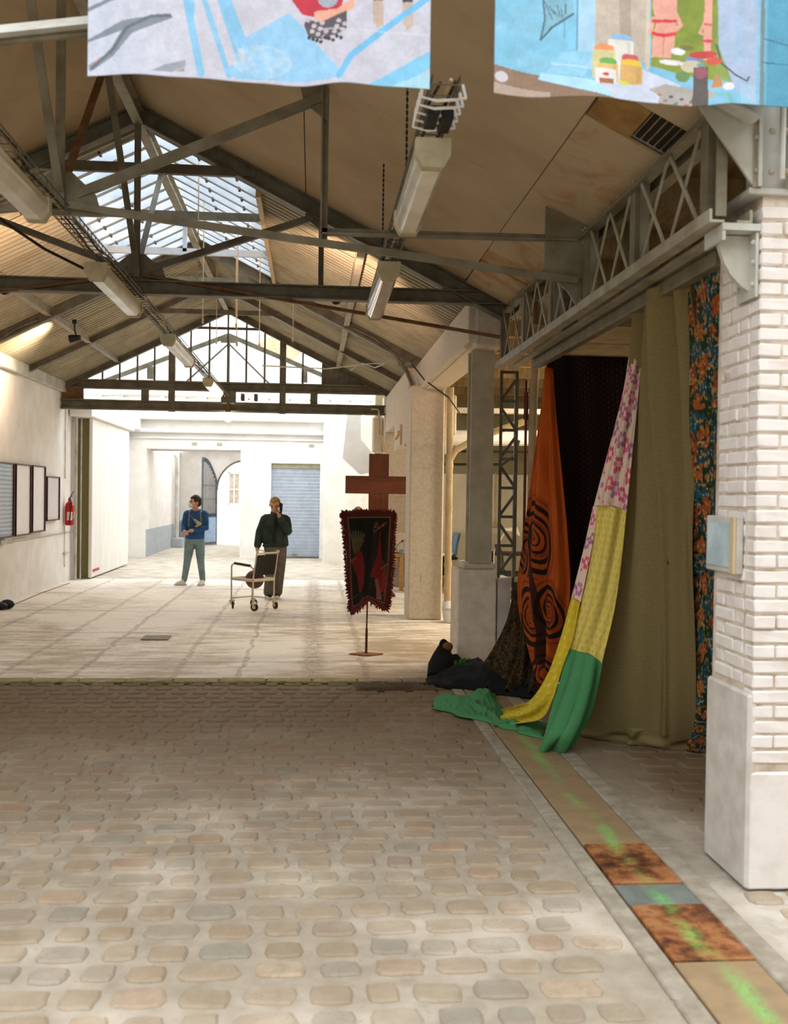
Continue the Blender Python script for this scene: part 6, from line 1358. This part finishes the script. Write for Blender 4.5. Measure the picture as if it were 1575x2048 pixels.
whole('laptop', q, M['steel_l'], 'white open laptop on the pale desk, half hidden by the pillar', 'laptop', (1.8, 18.8, .665))
q = MB(); q.lathe((1.66, 18.6, .665), [(.035, 0), (.04, .09), (.036, .09), (.03, .01)], 14); whole('cup', q, mat('pale_blue_cup', (150, 190, 196), None, 6, .4), 'small pale blue cup on the front edge of the desk', 'cup', (1.66, 18.6, .665), smooth=True)
q = MB(); q.tube([(1.62, 19.0, .665), (1.60, 19.0, .78), (1.70, 18.98, .9)], .006, 6); q.lathe((1.72, 18.96, .88), [(.035, 0), (.015, .04)], 10); q.lathe((1.62, 19.0, .665), [(.05, 0), (.05, .015)], 12)
whole('desk_lamp', q, M['black'], 'thin black lamp behind the blue cup on the desk', 'lamp', (1.62, 19.0, .665))
def office_chair(x, y, z0, ang, fabric, label):
    t = thing('office_chair', label, 'chair', (x, y, z0), 'office chairs in the aisle')
    c, s = math.cos(ang), math.sin(ang); T = lambda a, b, z: (x + a * c - b * s, y + a * s + b * c, z0 + z)
    for k in range(5):
        a = k * 2 * PI / 5 + .3; q = MB(); q.tube([T(0, 0, .10), T(.28 * math.cos(a), .28 * math.sin(a), .06)], [.025, .016], 8); q.build('base_arm', M['black'], t)
        q = MB(); p = T(.28 * math.cos(a), .28 * math.sin(a), .03); q.tube([(p[0] - .015, p[1], p[2]), (p[0] + .015, p[1], p[2])], .03, 12); q.build('caster', M['black'], t)
    q = MB(); q.tube([T(0, 0, .08), T(0, 0, .4)], .025, 10); q.build('gas_lift', M['black'], t)
    q = MB(); sec = [(-.23, .41), (-.2, .395), (.2, .395), (.24, .42), (.22, .455), (-.2, .46)]
    vs = [T(a, b, z) for b in (-.22, .22) for a, z in sec]; n = len(sec); q.add(vs, [tuple(range(n)), tuple(range(n, 2 * n))[::-1]] + [(i, (i + 1) % n, n + (i + 1) % n, n + i) for i in range(n)]); q.build('seat', M['black'], t)
    q = MB(); rows = [(.20, .44, .17), (.245, .52, .20), (.24, .62, .22), (.26, .75, .22), (.30, .88, .19), (.31, .93, .14)]; vs = []; m_ = 7
    for a, z, w_ in rows:
        for i in range(m_): b = (i / (m_ - 1) - .5) * 2; vs.append(T(a - .04 * b * b, b * w_, z))
    q.add(vs, [(r * m_ + i, r * m_ + i + 1, (r + 1) * m_ + i + 1, (r + 1) * m_ + i) for r in range(len(rows) - 1) for i in range(m_ - 1)]); bk = q.build('backrest', fabric, t, True); sm_ = bk.modifiers.new('thickness', 'SOLIDIFY'); sm_.thickness = .05; sm_.offset = 0
    q = MB(); q.tube([T(.1, 0, .40), T(.24, 0, .42), T(.27, 0, .6)], .018, 8); q.build('spine', M['black'], t)
    return t
M['bluefab'] = mat('grey_blue_fabric', (112, 130, 140), (96, 114, 124), 12, .9); M['darkfab'] = mat('dark_grey_fabric', (62, 64, 62), (48, 50, 48), 12, .9)
c1 = office_chair(2.66, 20.1, .09, .15, M['bluefab'], 'grey blue office chair on the platform between pillar and steel column')
q = MB(); q.poly([(2.57, 19.98, .555), (2.80, 19.98, .555), (2.85, 19.98, .61), (2.81, 19.98, .64), (2.62, 19.98, .58)], (0, .25, 0)); whole('white_paper', q, M['white'], 'white cloth lying on the seat of the grey blue office chair', 'cloth', (2.65, 20, .55))
office_chair(1.12, 18.75, 0, -.3, M['darkfab'], 'dark office chair at the left end of the pale desk')
office_chair(3.52, 17.3, 0, 2.9, M['darkfab'], 'dark office chair behind the lattice post')
q = MB(); q.lathe((3.18, 17.3, .0), [(.06, 0), (.06, .02), (.01, .03)], 12); q.tube([(3.18, 17.3, .02), (3.18, 17.3, .82), (3.4, 17.3, 1.22)], .012, 6); q.tube([(3.36, 17.3, 1.2), (3.56, 17.3, 1.2), (3.62, 17.3, 1.1)], [.02, .05, .02], 8)
whole('floor_lamp', q, M['white'], 'white jointed lamp standing behind the steel column', 'lamp', (3.18, 17.3, 0))
q = MB(); q.box(3.2, 4.6, 17.9, 18.7, .70, .74, .005); 
tb2 = thing('table', 'cluttered table behind the lattice post', 'table', (3.9, 18.3, 0)); q.build('tabletop', M['walnut'], tb2)
for x, y in ((3.25, 17.95), (4.55, 17.95), (3.25, 18.65), (4.55, 18.65)):
    q = MB(); q.box(x - .03, x + .03, y - .03, y + .03, 0, .70); q.build('leg', M['walnut'], tb2)
pl = thing('light_string', 'small glowing heap of lights on the aisle floor between pillar and column', 'light', (2.25, 15.6, 0)); q = MB()
for k in range(7): q.ball((2.13 + .05 * k + R.gauss(0, .01), 15.6 + R.gauss(0, .04), .03 + .05 * R.random()), .02, 8)
q.build('bulb', emit('rosy_bulb', (255, 190, 160), 2.0), pl, True)
q = MB(); q.tube([(2.1 + .05 * k, 15.62, .012 + .02 * (k % 2)) for k in range(9)], .008, 5); q.build('cord', M['pipe'], pl)
# unseen strip fittings added to brighten the aisle
for x, y, nm in ((3.9, 11.9, 'added fill light hidden behind the dark maroon cloth'), (4.5, 14.6, 'added fill light hidden deeper in the aisle, behind the khaki cloth')):
    t = thing('aisle_fill_light', nm, 'light', (x, y, 3.6)); q = MB(); q.box(x - .6, x + .6, y - .06, y + .06, 3.62, 3.7, .01); q.build('body', M['lampbody'], t)
    q = MB(); q.tube([(x - .58, y, 3.6), (x + .58, y, 3.6)], .018, 8); q.build('tube', M['lit'], t)
    L = bpy.data.lights.new('aisle_fill_area', 'AREA'); L.shape = 'RECTANGLE'; L.size = 1.2; L.size_y = .06; L.energy = 42 if y > 13 else 20; L.color = (1, .9, .72)
    lo = bpy.data.objects.new('aisle_fill_area', L); COL.objects.link(lo); lo.parent = t; lo.location = (0, 0, -.03)
    q = MB(); q.tube([(x - .4, y, 3.7), (x - .4, y, 3.94)], .006, 5); q.tube([(x + .4, y, 3.7), (x + .4, y, 3.94)], .006, 5); q.build('rod', M['steel'], t)
